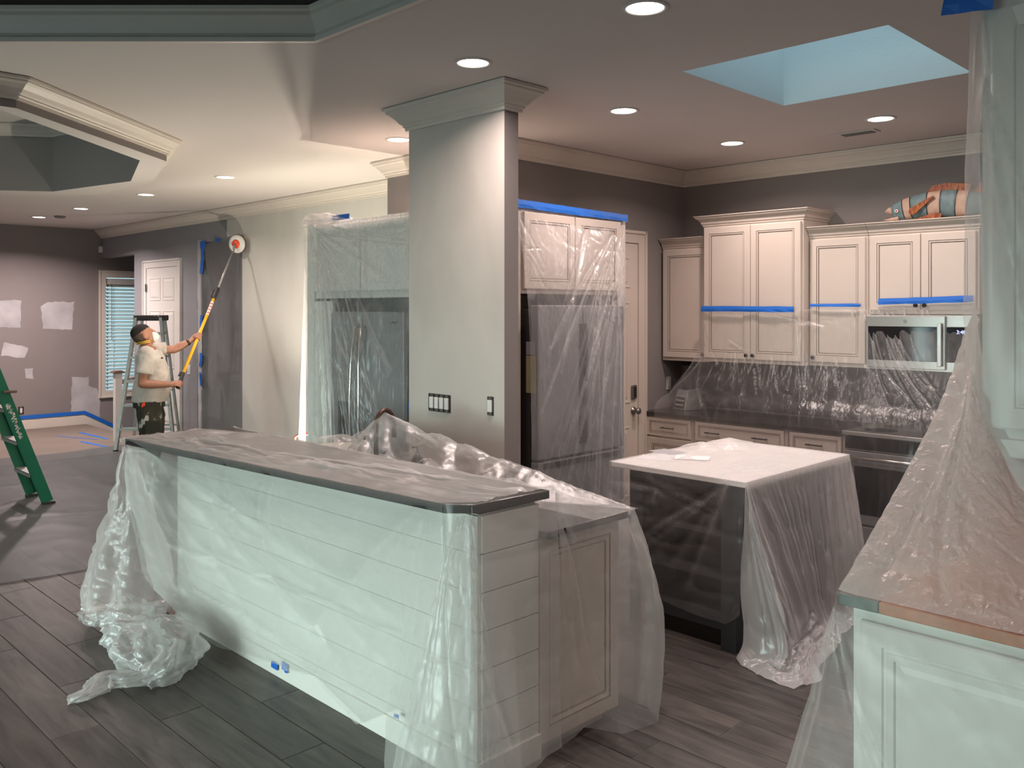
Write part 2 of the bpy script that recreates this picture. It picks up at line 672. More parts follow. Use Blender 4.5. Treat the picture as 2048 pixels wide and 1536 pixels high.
class Film:
    """collects sheets of film; each sheet is displaced along its normal by folds and creases"""
    def __init__(s):
        s.V, s.Fc, s.O = [], [], []
        s.n = 0
        s.mi = []

    def sheet(s, stations, res=0.02, folds=(), crumple=0.006, cscale=6.0, seed=1, base=0.0, creases=(), smooth_s=False, aniso=(1, 1), opc=0.0, opn=0.0, flip=1.0, mask=None, opm=None, mi=0):
        G, S, T = grid_from(stations, res, smooth_s)
        Tm = T / max(T.max(), 1e-6)
        d = np.zeros_like(S)
        op = np.zeros_like(S) + base
        for (freq, amp, grow, ph) in folds:          # pleats running down the sheet
            ph2 = ph + 2.2 * vn(S * 1.3, T * 0.8, seed + 9)
            wv = np.sin(S * freq * 2 * PI + ph2 * 2 + 0.9 * np.sin(S * freq * 2.3 + ph))
            sh = np.sign(wv) * np.abs(wv) ** 0.8
            k = (grow + (1 - grow) * Tm)
            d += amp * sh * k * (0.35 + 0.9 * vn(S * 1.7, T * 0 + ph, seed + 3))
        if crumple:
            r = ridged(S * cscale * aniso[0], T * cscale * aniso[1], seed)
            d += crumple * (r - 0.8)
            if opc:
                op += opc * np.clip(r - 0.95, 0, 1) ** 1.3
        if opn:
            op += opn * (vn(S * 2.5, T * 1.8, seed + 21) - 0.35)
        for cr in creases:
            a, b, amp, wd = cr[:4]
            o2 = cr[4] if len(cr) > 4 else 0.35
            jx = 0.005 * (vn(T * 5, S * 3, seed + int(a[0] * 50)) - 0.5)
            dist, t = seg_dist(S + jx, T, a, b)
            fall = 1 - 0.7 * t
            e = np.exp(-(dist / wd) ** 1.2)
            d += amp * e
            op += o2 * np.exp(-(dist / (wd * 0.55)) ** 1.5) * fall  # opacity whitens the creases, so they read bright even in flat light
        if mask is not None:
            d *= mask(Tm, S)
        if opm is not None:
            op = opm(Tm, S, op)
        G = G + normals(G) * (d * flip)[..., None]
        nu, nv = G.shape[:2]
        s.mi += [mi] * ((nu - 1) * (nv - 1))
        s.V.append(G.reshape(-1, 3))
        s.O.append(np.clip(op, -0.5, 1).reshape(-1))
        i, j = np.meshgrid(np.arange(nu - 1), np.arange(nv - 1), indexing='ij')
        a = s.n + i * nv + j
        s.Fc.append(np.stack([a, a + 1, a + nv + 1, a + nv], -1).reshape(-1, 4))
        s.n += nu * nv
        return G

    def build(s, name, m, label, cat='sheet', floor=True, group=None):
        V = np.concatenate(s.V)
        if floor:
            V[:, 2] = np.maximum(V[:, 2], 0.006)
        Fc = np.concatenate(s.Fc)
        me = bpy.data.meshes.new(name)
        me.from_pydata(V.tolist(), [], Fc.tolist())
        for q_ in (m if isinstance(m, tuple) else (m,)):
            me.materials.append(q_)
        if isinstance(m, tuple):
            me.polygons.foreach_set('material_index', s.mi)
        at = me.attributes.new('op', 'FLOAT', 'POINT')
        at.data.foreach_set('value', np.concatenate(s.O).astype(np.float32))
        me.shade_smooth()
        o = bpy.data.objects.new(name, me)
        C.objects.link(o)
        tag(o, label, cat, group)
        WM[o.name] = Matrix.Identity(4)
        return o


def fan(pin, targets, amp=0.01, wd=0.012, op=0.3):
    return [(pin, t, amp * random.uniform(0.6, 1.2), wd * random.uniform(0.7, 1.4), op * random.uniform(0.5, 1.2)) for t in targets]


def tape(label, a, b, width, n, name='tape_strip', sag=0.0, group=None, wobble=0.003):
    """a strip of blue tape from a to b, standing off along n; width runs down"""
    a, b, n = Vector(a), Vector(b), Vector(n).normalized()
    d = b - a
    wd = d.normalized().cross(n)
    if wd.z > 0.1:
        wd = -wd
    k = max(int(d.length / 0.06), 3)
    mb = MB()
    vs = []
    for i in range(k + 1):
        t = i / k
        p = a + d * t + n * (0.003 + random.uniform(0, wobble)) + Vector((0, 0, -sag * math.sin(PI * t)))
        w0 = random.uniform(-0.0015, 0.0015)
        vs += [p + wd * w0, p + wd * width * 0.55 + n * wobble * 0.6, p + wd * (width + random.uniform(-0.002, 0.002)) + n * random.uniform(0, wobble)]
    fs = []
    for i in range(k):
        for j in range(2):
            fs.append((i * 3 + j, i * 3 + j + 1, i * 3 + j + 4, i * 3 + j + 3))
    mb.add(vs, fs)
    o = mk(name, mb, M['tape'], fixn=False)
    sd = o.modifiers.new('solid', 'SOLIDIFY')
    sd.thickness = 0.001
    return tag(o, label, 'tape', group)


# ------------------------------------------------------------------ setting: floor
HX0, HX1, HY0, HY1 = 4.98, 6.70, 13.25, 14.40       # stairwell
fl = MB()
fl.prism([(-4.6, -4.0), (HX0, -4.0), (HX0, 14.5), (-4.6, 14.5)], -0.2, -0.003)
fl.prism([(HX0, -4.0), (6.95, -4.0), (6.95, HY0), (HX0, HY0)], -0.2, -0.003)
floor = struct('floor', fl, M['grout'])
for i in range(6):
    st = MB().box((HX0 + i * 0.28, HY0, -0.19 * (i + 1) - 0.03), (HX0 + (i + 1) * 0.28, HY1, -0.19 * (i + 1)))
    mk('stair_tread', st, M['wood'], floor)
sw = MB().box((HX0, HY0 - 0.02, -1.4), (HX1, HY0, -0.01))
sw.box((HX0, HY0, -1.42), (HX1 + 0.2, HY1 + 0.1, -1.4))
mk('stairwell_side', sw, M['wall_cool'], floor)
# everything not laid plank by plank: outside the seen patch
PW, PL, GAP = 0.2, 1.2, 0.0025
pl_mesh = bpy.data.meshes.new('plank')
pb = MB()
e = 0.0025
a0, a1, b0, b1 = 0, PW - GAP, 0, PL - GAP
pb.add([(a0, b0, -.012), (a1, b0, -.012), (a1, b1, -.012), (a0, b1, -.012),
        (a0, b0, -.0025), (a1, b0, -.0025), (a1, b1, -.0025), (a0, b1, -.0025),
        (a0 + e, b0 + e, 0), (a1 - e, b0 + e, 0), (a1 - e, b1 - e, 0), (a0 + e, b1 - e, 0)],
       [(0, 1, 5, 4), (1, 2, 6, 5), (2, 3, 7, 6), (3, 0, 4, 7), (4, 5, 9, 8), (5, 6, 10, 9), (6, 7, 11, 10), (7, 4, 8, 11), (8, 9, 10, 11)])
pl_mesh.from_pydata(pb.v, [], pb.f)
pl_mesh.materials.append(M['plank'])
rest = MB()
for i in range(-10, 35):
    x = 0.02 + i * PW
    y0 = -4.0 + (i * 0.437 % 1.0) * PL - PL
    for j in range(0, 16):
        y = y0 + j * PL
        if y > 14.3:
            continue
        seen = (0.0 < x < 4.7 and 0.3 < y + PL and y < 6.7 and x + 2.2 > 0.27 * y)
        if seen and not (x < 0.8 and y < 2.2) and not (y > 3.0 and x > 4.0):
            o = bpy.data.objects.new('plank', pl_mesh)
            C.objects.link(o)
            o.parent = floor
            o.location = (x, y, 0)
            WM[o.name] = Matrix.Identity(4)
        elif x + PW < HX0 or y + PL < HY0:
            rest.add([(p[0] + x, p[1] + y, p[2]) for p in pb.v], pb.f)
mk('plank_field', rest, M['plank'], floor, kind='stuff')

# ------------------------------------------------------------------ ceiling with the two trays and the skylight
sky = [(3.89, 1.55), (4.98, 1.55), (4.98, 2.62), (3.89, 2.62)]
tray1 = [(2.238, 1.2), (2.238, 3.518), (0.94, 4.816), (-1.5, 4.816), (-2.8, 3.518), (-2.8, 1.2), (-1.5, -0.1), (0.94, -0.1)]


def cr(x, d):       # from sideways / depth of the photograph's view to room axes
    return (R2 * (x + d), R2 * (d - x))


ring_out = [cr(-2.69, 4.75), cr(-2.55, 6.46), cr(-3.05, 7.45), cr(-3.95, 8.35), cr(-5.2, 8.4), cr(-6.4, 7.8), cr(-7.2, 6.6), cr(-7.2, 5.0), cr(-6.3, 3.9), cr(-4.9, 3.6), cr(-3.5, 3.95)]
ring_in = [cr(-2.80, 4.75), cr(-2.73, 6.42), cr(-3.25, 7.46), cr(-4.26, 8.12), cr(-5.2, 7.95), cr(-6.2, 7.4), cr(-6.9, 6.4), cr(-6.9, 5.1), cr(-6.1, 4.1), cr(-4.8, 3.8), cr(-3.6, 4.15)]


def tess(loops, z, flip=False):
    L = [[Vector((p[0], p[1], 0)) for p in lp] for lp in loops]
    tris = tess_ids = tessellate_polygon(L)
    flat = [p for lp in loops for p in lp]
    return [(p[0], p[1], z) for p in flat], [tuple(t) for t in tris]


outer = [(-4.6, -4.0), (6.95, -4.0), (6.95, 14.5), (-4.6, 14.5)]
cb = MB()
v_, f_ = tess([outer, sky, tray1, ring_in], CZ)
cb.add(v_, f_)
ceiling = struct('ceiling', cb, M['ceil'])
so = ceiling.modifiers.new('s', 'SOLIDIFY')
so.thickness = 0.03
so.use_rim = False
so.offset = 1 if ceiling.data.polygons[0].normal.z > 0 else -1
# unseen slab added above everything to keep sky light out, open over the skylight
rb = MB()
v_, f_ = tess([outer, sky], 3.601)
rb.add(v_, f_)
struct('ceiling', rb, M['dark_paint'])


def wall_loop(mb, loop, z0, z1, closed=True):
    n = len(loop)
    for i in range(n if closed else n - 1):
        a, b = loop[i], loop[(i + 1) % n]
        mb.add([(a[0], a[1], z0), (b[0], b[1], z0), (b[0], b[1], z1), (a[0], a[1], z1)], [(0, 1, 2, 3)])
    return mb


def scale_loop(loop, off):
    """offset outwards (off>0) of a roughly convex loop"""
    cx = sum(p[0] for p in loop) / len(loop)
    cy = sum(p[1] for p in loop) / len(loop)
    out = []
    for p in loop:
        d = math.hypot(p[0] - cx, p[1] - cy)
        out.append((cx + (p[0] - cx) * (d + off) / d, cy + (p[1] - cy) * (d + off) / d))
    return out


# skylight shaft
sk = wall_loop(MB(), sky, CZ - 0.001, 4.25)
M['shaft'] = mat('skylight_shaft_paint', (0.78, 0.80, 0.80), 0.7, bump=0.1, bscale=60)
skylight = struct('window_2', sk, M['shaft'])
fr = MB()
for (a, b) in (((3.84, 1.5), (5.03, 1.56)), ((3.84, 2.61), (5.03, 2.67)), ((3.84, 1.5), (3.9, 2.67)), ((4.97, 1.5), (5.03, 2.67))):
    fr.box((a[0], a[1], 4.25), (b[0], b[1], 4.31))
mk('skylight_frame', fr, M['trimw'], skylight)
gl_m = bpy.data.materials.new('clear_glass')
gl_m.use_nodes = True
nt = gl_m.node_tree
nt.nodes.clear()
o_ = nt.nodes.new('ShaderNodeOutputMaterial')
t_ = nt.nodes.new('ShaderNodeBsdfTransparent')
g_ = nt.nodes.new('ShaderNodeBsdfGlossy')
g_.inputs['Roughness'].default_value = 0.02
x_ = nt.nodes.new('ShaderNodeMixShader')
x_.inputs[0].default_value = 0.06
nt.links.new(t_.outputs[0], x_.inputs[1])
nt.links.new(g_.outputs[0], x_.inputs[2])
nt.links.new(x_.outputs[0], o_.inputs[0])
mk('pane', MB().box((3.88, 1.54, 4.27), (4.99, 2.63, 4.28)), gl_m, skylight)

# tray 1
tb = MB()
inner_hi = scale_loop(tray1, 0.22)
wall_loop(tb, tray1, CZ, CZ + 0.14)
n8 = len(tray1)
for i in range(n8):
    a, b = tray1[i], tray1[(i + 1) % n8]
    c, d = inner_hi[(i + 1) % n8], inner_hi[i]
    tb.add([(a[0], a[1], CZ + .14), (b[0], b[1], CZ + .14), (c[0], c[1], CZ + .14), (d[0], d[1], CZ + .14)], [(0, 1, 2, 3)])
wall_loop(tb, inner_hi, CZ + 0.14, 3.6)
v_, f_ = tess([inner_hi], 3.6)
tb.add(v_, f_)
struct('tray_recess', tb, M['dark_paint'], ceiling)
prof_in = [(-0.002, -0.012), (0.022, -0.012), (0.026, 0.008), (0.014, 0.016), (0.012, 0.03), (0.032, 0.075), (0.052, 0.100), (0.052, 0.118), (0.062, 0.126), (0.064, 0.142), (-0.002, 0.142)]
ccw = lambda lp: lp if sum(lp[i][0] * lp[(i + 1) % len(lp)][1] - lp[(i + 1) % len(lp)][0] * lp[i][1] for i in range(len(lp))) > 0 else lp[::-1]
tm = MB().sweep(ccw(tray1)[::-1], prof_in, CZ, closed=True)       # clockwise: right side is inward
struct('trim_1', tm, M['trim'])
# beams in tray 1, from the corners up to the centre
for i, p in enumerate(inner_hi):
    c = (-0.28, 2.36)
    bm = MB()
    d = Vector((c[0] - p[0], c[1] - p[1])).normalized()
    s_ = Vector((-d.y, d.x)) * 0.06
    q = Vector(p)
    e2 = Vector(c)
    bm.add([(q.x + s_.x, q.y + s_.y, 3.45), (q.x - s_.x, q.y - s_.y, 3.45), (e2.x - s_.x, e2.y - s_.y, 3.45), (e2.x + s_.x, e2.y + s_.y, 3.45),
            (q.x + s_.x, q.y + s_.y, 3.6), (q.x - s_.x, q.y - s_.y, 3.6), (e2.x - s_.x, e2.y - s_.y, 3.6), (e2.x + s_.x, e2.y + s_.y, 3.6)],
           [(0, 1, 2, 3), (0, 3, 7, 4), (1, 2, 6, 5), (0, 1, 5, 4), (2, 3, 7, 6)])
    mk('ceiling_beam', bm, M['tray_paint'], ceiling)

# tray 2: dropped ring
ZB = 2.89
r2 = MB()
wall_loop(r2, ring_out, ZB, CZ)
struct('ring_fascia', r2, M['wall'], ceiling)
nn = len(ring_out)
r3 = MB()
for i in range(nn):
    j = (i + 1) % nn
    r3.add([(*ring_out[i], ZB), (*ring_out[j], ZB), (*ring_in[j], ZB), (*ring_in[i], ZB)], [(0, 1, 2, 3)])
mk('ring_soffit', r3, M['ceil'], ceiling)
r4 = MB()
wall_loop(r4, ring_in, ZB, 3.5)
mk('tray_side', r4, M['tray_paint'], ceiling)
r5 = MB()
v_, f_ = tess([ring_in], 3.5)
r5.add(v_, f_)
mk('tray_lid', r5, M['ceil'], ceiling)
CROWN = [(0.0, -0.135), (0.014, -0.135), (0.016, -0.118), (0.024, -0.112), (0.024, -0.102), (0.036, -0.094), (0.050, -0.072), (0.074, -0.045), (0.090, -0.034), (0.092, -0.024), (0.104, -0.020), (0.106, -0.004), (0.0, -0.004)]
struct('trim_2', MB().sweep(ccw(ring_out), [(o * 1.0, h * 0.85) for o, h in CROWN], CZ, closed=True), M['trim'])
struct('trim_3', MB().sweep(ccw(ring_in)[::-1], [(o * 0.9, h * 0.8) for o, h in CROWN], 3.5, closed=True), M['trim'])

# ------------------------------------------------------------------ walls
XW, XK, YK = 5.20, 6.80, 4.58
FARW = 14.40
wl = MB()
# window opening in the far left wall
WX0, WX1, WZ0, WZ1 = 5.27, 6.15, 0.50, 2.30
wl.box((-4.6, FARW, -1.4), (WX0, FARW + .12, 3.6))
wl.box((WX1, FARW, -1.4), (6.95, FARW + .12, 3.6))
wl.box((WX0, FARW, -1.4), (WX1, FARW + .12, WZ0))
wl.box((WX0, FARW, WZ1), (WX1, FARW + .12, 3.6))
wall_left = struct('wall_left', wl, M['wall'])
wf = MB()
wf.box((XW, 13.1, 2.61), (XW + .14, FARW, 3.6))
wf.box((XW, 11.05, -0.2), (XW + .14, 13.1, 3.6))
wf.box((XW, 9.83, 2.68), (XW + .14, 11.05, 3.6))
wall_far = struct('wall_far', wf, M['wall_cool'])
wp = MB()
wp.box((XW, 6.02, 0), (XW + .14, 9.83, 3.6))
wp.box((XW - 0.002, 9.83, 2.70), (XW, 10.22, CZ))
struct('primed_wall', wp, M['prime'], wall_far)
wk = MB()
wk.box((4.52, YK, 0), (XW + .14, 6.02, 3.6))
wk.box((XW + .14, YK, 0), (XK + .001, YK + 0.14, 3.6))
struct('wall_kitchen', wk, M['wall'])
struct('wall_back', MB().box((XK, -4, 0), (XK + .15, 14.5, 3.6)).box((XK + .149, HY0, -1.4), (XK + .15, 14.5, 0)), M['wall'])
cl = MB().box((3.41, 3.47, 0), (3.52, 4.32, CZ))
column = struct('wall_partition', cl, [M['column'], M['wall']])
colm = column.data
for p in colm.polygons:
    if p.normal.y < -0.5 or p.normal.x > 0.5:
        p.material_index = 1
struct('wall_right', MB().box((3.30, -4, 0), (3.42, 0.97, CZ)), M['wall'])
# walls behind the camera, with unseen window openings cut low to let in less sky light
wb = MB()
wb.box((-4.7, -4, 0), (-4.6, 0.5, 3.6)).box((-4.7, 3.9, 0), (-4.6, 6.1, 3.6)).box((-4.7, 9.1, 0), (-4.6, 14.5, 3.6))
wb.box((-4.7, 0.5, 1.6), (-4.6, 3.9, 3.6)).box((-4.7, 6.1, 1.6), (-4.6, 9.1, 3.6))
wb.box((-4.7, 0.5, 0), (-4.6, 3.9, 0.3)).box((-4.7, 6.1, 0), (-4.6, 9.1, 0.3))
struct('wall_front', wb, M['wall'])
struct('wall_near', MB().box((-4.7, -4.1, 0), (6.95, -4, 3.6)), M['wall'])

# crown moulding
struct('trim_4', MB().sweep([(XW, FARW), (XW, 6.02), (4.52, 6.02), (4.52, YK), (XK, YK), (XK, -4)], CROWN, CZ), M['trim'])
struct('trim_5', MB().sweep([(3.41, 3.47), (3.52, 3.47), (3.52, 4.32), (3.41, 4.32)], [(o * 1.15, h * 1.05) for o, h in CROWN], CZ, closed=True), M['trim'])
# baseboards
BASE = [(0, 0), (0.016, 0), (0.016, 0.13), (0.010, 0.15), (0.004, 0.165), (0, 0.165)]
struct('baseboard_left', MB().sweep([(-4.6, FARW), (4.95, FARW)], BASE, 0), M['trim'])
bs = MB()
bs.add([(4.95, FARW - .016, 0.0), (6.6, FARW - .016, -0.98), (6.6, FARW - .016, -0.81), (4.95, FARW - .016, 0.165),
        (4.95, FARW, 0.0), (6.6, FARW, -0.98), (6.6, FARW, -0.81), (4.95, FARW, 0.165)], [(0, 1, 2, 3), (3, 2, 6, 7), (0, 3, 7, 4)])
struct('baseboard_stair', bs, M['trim'])
struct('baseboard_far', MB().sweep([(XW, 9.8), (XW, 6.02)], BASE, 0), M['trim'])
struct('baseboard_right', MB().sweep([(4.54, YK), (5.2, YK)], BASE, 0), M['trim'])


def patchy(name, px, plane, parent, m=None, jag=3.0, seed=0, proud=0.002):
    """a smear of filler with ragged edges lying on a wall"""
    rnd = random.Random(seed)
    pts = []
    n = len(px)
    for i in range(n):
        a, b = px[i], px[(i + 1) % n]
        k = max(int(math.hypot(a[0] - b[0], a[1] - b[1]) / 7), 1)
        for j in range(k):
            t = j / k
            pts.append((a[0] + (b[0] - a[0]) * t + rnd.uniform(-jag, jag) * 0.4, a[1] + (b[1] - a[1]) * t + rnd.uniform(-jag, jag) * 0.4))
    P = [pt(u, v, **plane) for u, v in pts]
    out = Vector((0, -1, 0)) if 'Y' in plane else Vector((-1, 0, 0))
    mb = MB()
    n = len(P)
    tr = tessellate_polygon([P])
    mb.add([p + out * proud for p in P] + P, [tuple(t) for t in tr] + [(i, (i + 1) % n, n + (i + 1) % n, n + i) for i in range(n)])
    return mk(name, mb, m or M['patch'], parent)


PY = dict(Y=FARW)
for sd, px in enumerate([
    [(-60, 601), (42, 600), (41, 655), (-60, 654)],
    [(82, 612), (96, 604), (148, 604), (145, 660), (86, 657)],
    [(6, 684), (56, 695), (50, 717), (2, 711)],
    [(50, 737), (66, 737), (66, 758), (51, 757)],
    [(144, 755), (177, 754), (178, 772), (193, 776), (200, 796), (198, 868), (160, 846), (146, 838), (142, 820)],
    [(-60, 838), (20, 844), (92, 836), (119, 833), (119, 843), (60, 845), (-60, 850)],
]):
    patchy('filler_patch', px, PY, wall_left, seed=sd)
# skim coat smears on the far wall
patchy('filler_patch', [(395, 480), (404, 480), (404, 870), (397, 870)], dict(X=XW), wall_far, seed=11, jag=1)

# ------------------------------------------------------------------ window and blinds in the far left wall
win = struct('window_1', MB().box((WX0, FARW + .09, WZ0), (WX1, FARW + .1, WZ1)), gl_m)
cs = [(0, 0), (0.0, 0.018), (0.015, 0.024), (0.05, 0.024), (0.06, 0.016), (0.095, 0.016)]
wfm = MB()
wfm.sweep([(0, 0), (0, 1)], [(0, 0)], 0) if False else None
c0 = 0.10
for (xa, xb, za, zb) in ((WX0 - c0, WX0, WZ0 - c0, WZ1 + c0), (WX1, WX1 + c0, WZ0 - c0, WZ1 + c0), (WX0, WX1, WZ1, WZ1 + c0), (WX0, WX1, WZ0 - c0, WZ0)):
    wfm.box((xa, FARW - .02, za), (xb, FARW, zb))
for (xa, xb, za, zb) in ((WX0 - c0 - .012, WX0 - c0 + .015, WZ0 - c0 - .012, WZ1 + c0 + .012), (WX1 + c0 - .015, WX1 + c0 + .012, WZ0 - c0, WZ1 + c0), (WX0 - c0, WX1 + c0, WZ1 + c0 - .015, WZ1 + c0 + .012), (WX0 - c0, WX1 + c0, WZ0 - c0 - .012, WZ0 - c0 + .015)):
    wfm.box((xa, FARW - .032, za), (xb, FARW - 0.001, zb))
mk('window_frame', wfm, M['trim'], win, bevel=0.004)
bl = thing('window_blind', 'white slatted blind hanging in the tall window at far left', 'blind', (WX0, FARW, WZ1))
mk('head_rail', MB().box((WX0 + .01, FARW + .005, WZ1 - .11), (WX1 - .01, FARW + .07, WZ1 - .01)), M['trimw'], bl, bevel=0.004)
ns = 29
M['slat'] = mat('blind_slat', (0.55, 0.62, 0.60), 0.45)
sl0 = None
for i in range(ns):
    z = WZ1 - 0.13 - i * (WZ1 - WZ0 - 0.17) / (ns - 1)
    if sl0 is None:
        sm = MB()
        sm.add([(0, -.022, -.024), (WX1 - WX0 - .04, -.022, -.024), (WX1 - WX0 - .04, 0, 0.002), (0, 0, 0.002), (0, .022, .024), (WX1 - WX0 - .04, .022, .024),
                (0, -.022, -.0265), (WX1 - WX0 - .04, -.022, -.0265), (0, .022, .0215), (WX1 - WX0 - .04, .022, .0215)],
               [(0, 1, 2, 3), (3, 2, 5, 4), (6, 8, 9, 7), (0, 6, 7, 1)])
        sl0 = mk('slat', sm, M['slat'], bl, world=False)
        o = sl0
    else:
        o = sl0.copy()
        C.objects.link(o)
    o.location = (0.02, 0.038, z - WZ1)
for xx in (0.12, 0.62):
    mk('ladder_cord', MB().box((WX0 + xx, FARW + .006, WZ0 + .02), (WX0 + xx + .006, FARW + .009, WZ1 - .1)), M['trimw'], bl)
mk('tilt_wand', MB().tube([(WX0 + .09, FARW - .004, WZ1 - .1), (WX0 + .09, FARW - .004, WZ1 - 1.0)], 0.004, 6), M['nickel'], bl)


# ------------------------------------------------------------------ doors
def six_panel(mb, o, u, n, W, Hh, cols=2, rows=((0.10, 0.78), (0.86, 1.62), (1.72, 2.28))):
    mg, gap = 0.11, 0.10
    pw = (W - 2 * mg - gap * (cols - 1)) / cols
    for c in range(cols):
        for z0, z1 in rows:
            mb.rings(Vector(o) + Vector(u) * (mg + c * (pw + gap)) + Vector((0, 0, z0)), u, (0, 0, 1), n, pw, z1 - z0,
                     [(0, 0.0, 0), (0.0, 0.003, 0), (0.014, -0.008, 0), (0.03, -0.008, 0), (0.05, 0.004, 0)])


def door(name, o, u, n, W, Hh, m, rows):
    """slab standing proud of the wall with raised panels and casing"""
    o, u, n = Vector(o), Vector(u), Vector(n)
    zv = Vector((0, 0, 1))
    s = MB()
    c = o + u * (W / 2) + zv * (Hh / 2) + n * 0.006
    s.obox(c, u * (W / 2), n * 0.006, zv * (Hh / 2))
    d = struct(name, s, m)
    cols = 2
    mg, gap = 0.11, 0.09
    pw = (W - 2 * mg - gap) / 2
    for cc in range(cols):
        for z0, z1 in rows:
            p = MB()
            p.rings(o + n * 0.012 + u * (mg + cc * (pw + gap)) + zv * z0, u, zv, n, pw, z1 - z0,
                    [(0, 0.0, 0), (0.002, 0.006, 0), (0.012, 0.007, 0), (0.018, 0.001, 0), (0.032, 0.001, 0), (0.055, 0.008, 0)])
            mk('door_panel', p, m, d)
    k = MB()
    for (a, b, z0, z1) in ((-0.10, -0.004, 0, Hh + .10), (W + 0.004, W + .10, 0, Hh + .10), (-0.004, W + .004, Hh + .004, Hh + .10)):
        k.obox(o + u * (a + b) / 2 + zv * (z0 + z1) / 2 + n * 0.012, u * (b - a) / 2, n * 0.012, zv * (z1 - z0) / 2)
    for (a, b, z0, z1) in ((-0.112, -0.085, 0, Hh + .112), (W + 0.085, W + .112, 0, Hh + .112), (-0.1, W + .1, Hh + .085, Hh + .112)):
        k.obox(o + u * (a + b) / 2 + zv * (z0 + z1) / 2 + n * 0.018, u * (b - a) / 2, n * 0.018, zv * (z1 - z0) / 2)
    mk('door_casing', k, m, d, bevel=0.003)
    return d


rows8 = ((0.22, 0.92), (1.08, 1.88), (2.02, 2.26))
d1 = door('door_1', (5.34, YK, 0), (1, 0, 0), (0, -1, 0), 0.76, 2.36, M['cab'], ((0.2, 0.80), (1.0, 1.86), (1.98, 2.24)))
nb = MB()
nb.lathe((6.035, YK - .012, 0.93), (0, -1, 0), [(0, 0.033), (0.008, 0.033), (0.012, 0.014), (0.035, 0.012), (0.042, 0.024), (0.055, 0.030), (0.068, 0.026), (0.076, 0.010)])
mk('door_knob', nb, M['nickel'], d1, smooth=True)
db = MB()
db.box((6.035 - .034, YK - .034, 1.03), (6.035 + .034, YK - .012, 1.15))
mk('keypad_lock', db, M['nickel'], d1, bevel=0.012)
kp = MB()
for i in range(2):
    for j in range(4):
        kp.box((6.018 + i * .02, YK - .038, 1.055 + j * .02), (6.030 + i * .02, YK - .033, 1.067 + j * .02))
mk('keypad_buttons', kp, M['black'], d1)
nd = MB()
nd.lathe((6.035, YK - .034, 1.115), (0, -1, 0), [(0, 0.012), (0.01, 0.010)])
a_ = pt(357, 700, X=XW)
b_ = pt(295, 700, X=XW)
WD2 = b_.y - a_.y
d2 = door('door_2', (XW, a_.y, 0), (0, 1, 0), (-1, 0, 0), WD2, 2.38, M['trimw'], ((0.2, 0.80), (0.98, 1.78), (1.92, 2.24)))
hg = MB()
hg.box((XW - .03, a_.y + WD2 - .02, 2.05), (XW - .024, a_.y + WD2 + .02, 2.16))
mk('hinge', hg, M['nickel'], d2)
kh = MB().lathe(pt(356, 644, X=XW - .012), (-1, 0, 0), [(0, 0.022), (0.003, 0.022)], n=14)
mk('knob_hole', kh, M['black'], d2)
# masked doorway: return lining of the opening and the dark room behind is the gap between the walls
ln = MB()
ln.box((XW - .001, 9.83, 0), (XW + .14, 9.85, 2.68)).box((XW - .001, 11.03, 0), (XW + .14, 11.05, 2.68)).box((XW - .001, 9.83, 2.66), (XW + .14, 11.05, 2.68))
struct('trim_6', ln, M['wall_cool'])
tag(mk('low_wall_rail', MB().box((5.62, 9.6, 0.84), (5.7, 11.3, 0.93)).box((5.65, 9.6, 0), (5.67, 11.3, 0.84)), M['trimw']), 'pale low half wall with cap seen through the masked doorway film', 'half wall')


# ------------------------------------------------------------------ cabinets
ZV = Vector((0, 0, 1))
DPROF = [(0, 0.0, 0), (0.0, 0.018, 0), (0.004, 0.022, 0), (0.052, 0.022, 0), (0.0535, 0.017, 1), (0.056, 0.017, 1), (0.057, 0.021, 0), (0.066, 0.020, 0), (0.0675, 0.013, 1), (0.071, 0.013, 1), (0.074, 0.015, 0)]
SPROF = [(0, 0.0, 0), (0.0, 0.018, 0), (0.004, 0.022, 0), (0.026, 0.022, 0), (0.0275, 0.017, 1), (0.030, 0.017, 1), (0.031, 0.020, 0), (0.036, 0.019, 0), (0.037, 0.014, 1), (0.040, 0.014, 1), (0.042, 0.016, 0)]
CCROWN = [(0.0, -0.085), (0.006, -0.085), (0.008, -0.072), (0.016, -0.066), (0.020, -0.048), (0.040, -0.026), (0.052, -0.020), (0.054, -0.010), (0.064, -0.006), (0.064, 0.0), (0.0, 0.0)]


def leaf(kind, o, u, n, W, Hh, parent, prof=DPROF, m='cab'):
    mb = MB().rings(o, u, ZV, n, W, Hh, prof)
    return mk(kind, mb, [M[m], M['glaze']], parent)


def knob(p, n, parent, r=0.016):
    mb = MB().lathe(p, n, [(0, 0.006), (0.012, 0.006), (0.014, r * 0.8), (0.020, r), (0.027, r * 0.85), (0.030, r * 0.3)], n=14)
    return mk('knob', mb, M['black'], parent, smooth=True)


def pull(c, u, n, parent, L=0.13):
    c, u, n = Vector(c), Vector(u), Vector(n)
    mb = MB()
    mb.tube([c - u * L / 2 + n * .028, c + u * L / 2 + n * .028], 0.0055, 8)
    for s_ in (-1, 1):
        mb.tube([c + u * s_ * L * 0.40, c + u * s_ * L * 0.40 + n * .028], 0.005, 8)
    return mk('handle', mb, M['black'], parent, smooth=False)


NX = Vector((-1, 0, 0))
UY = Vector((0, -1, 0))      # seen from -X, left to right runs along -Y


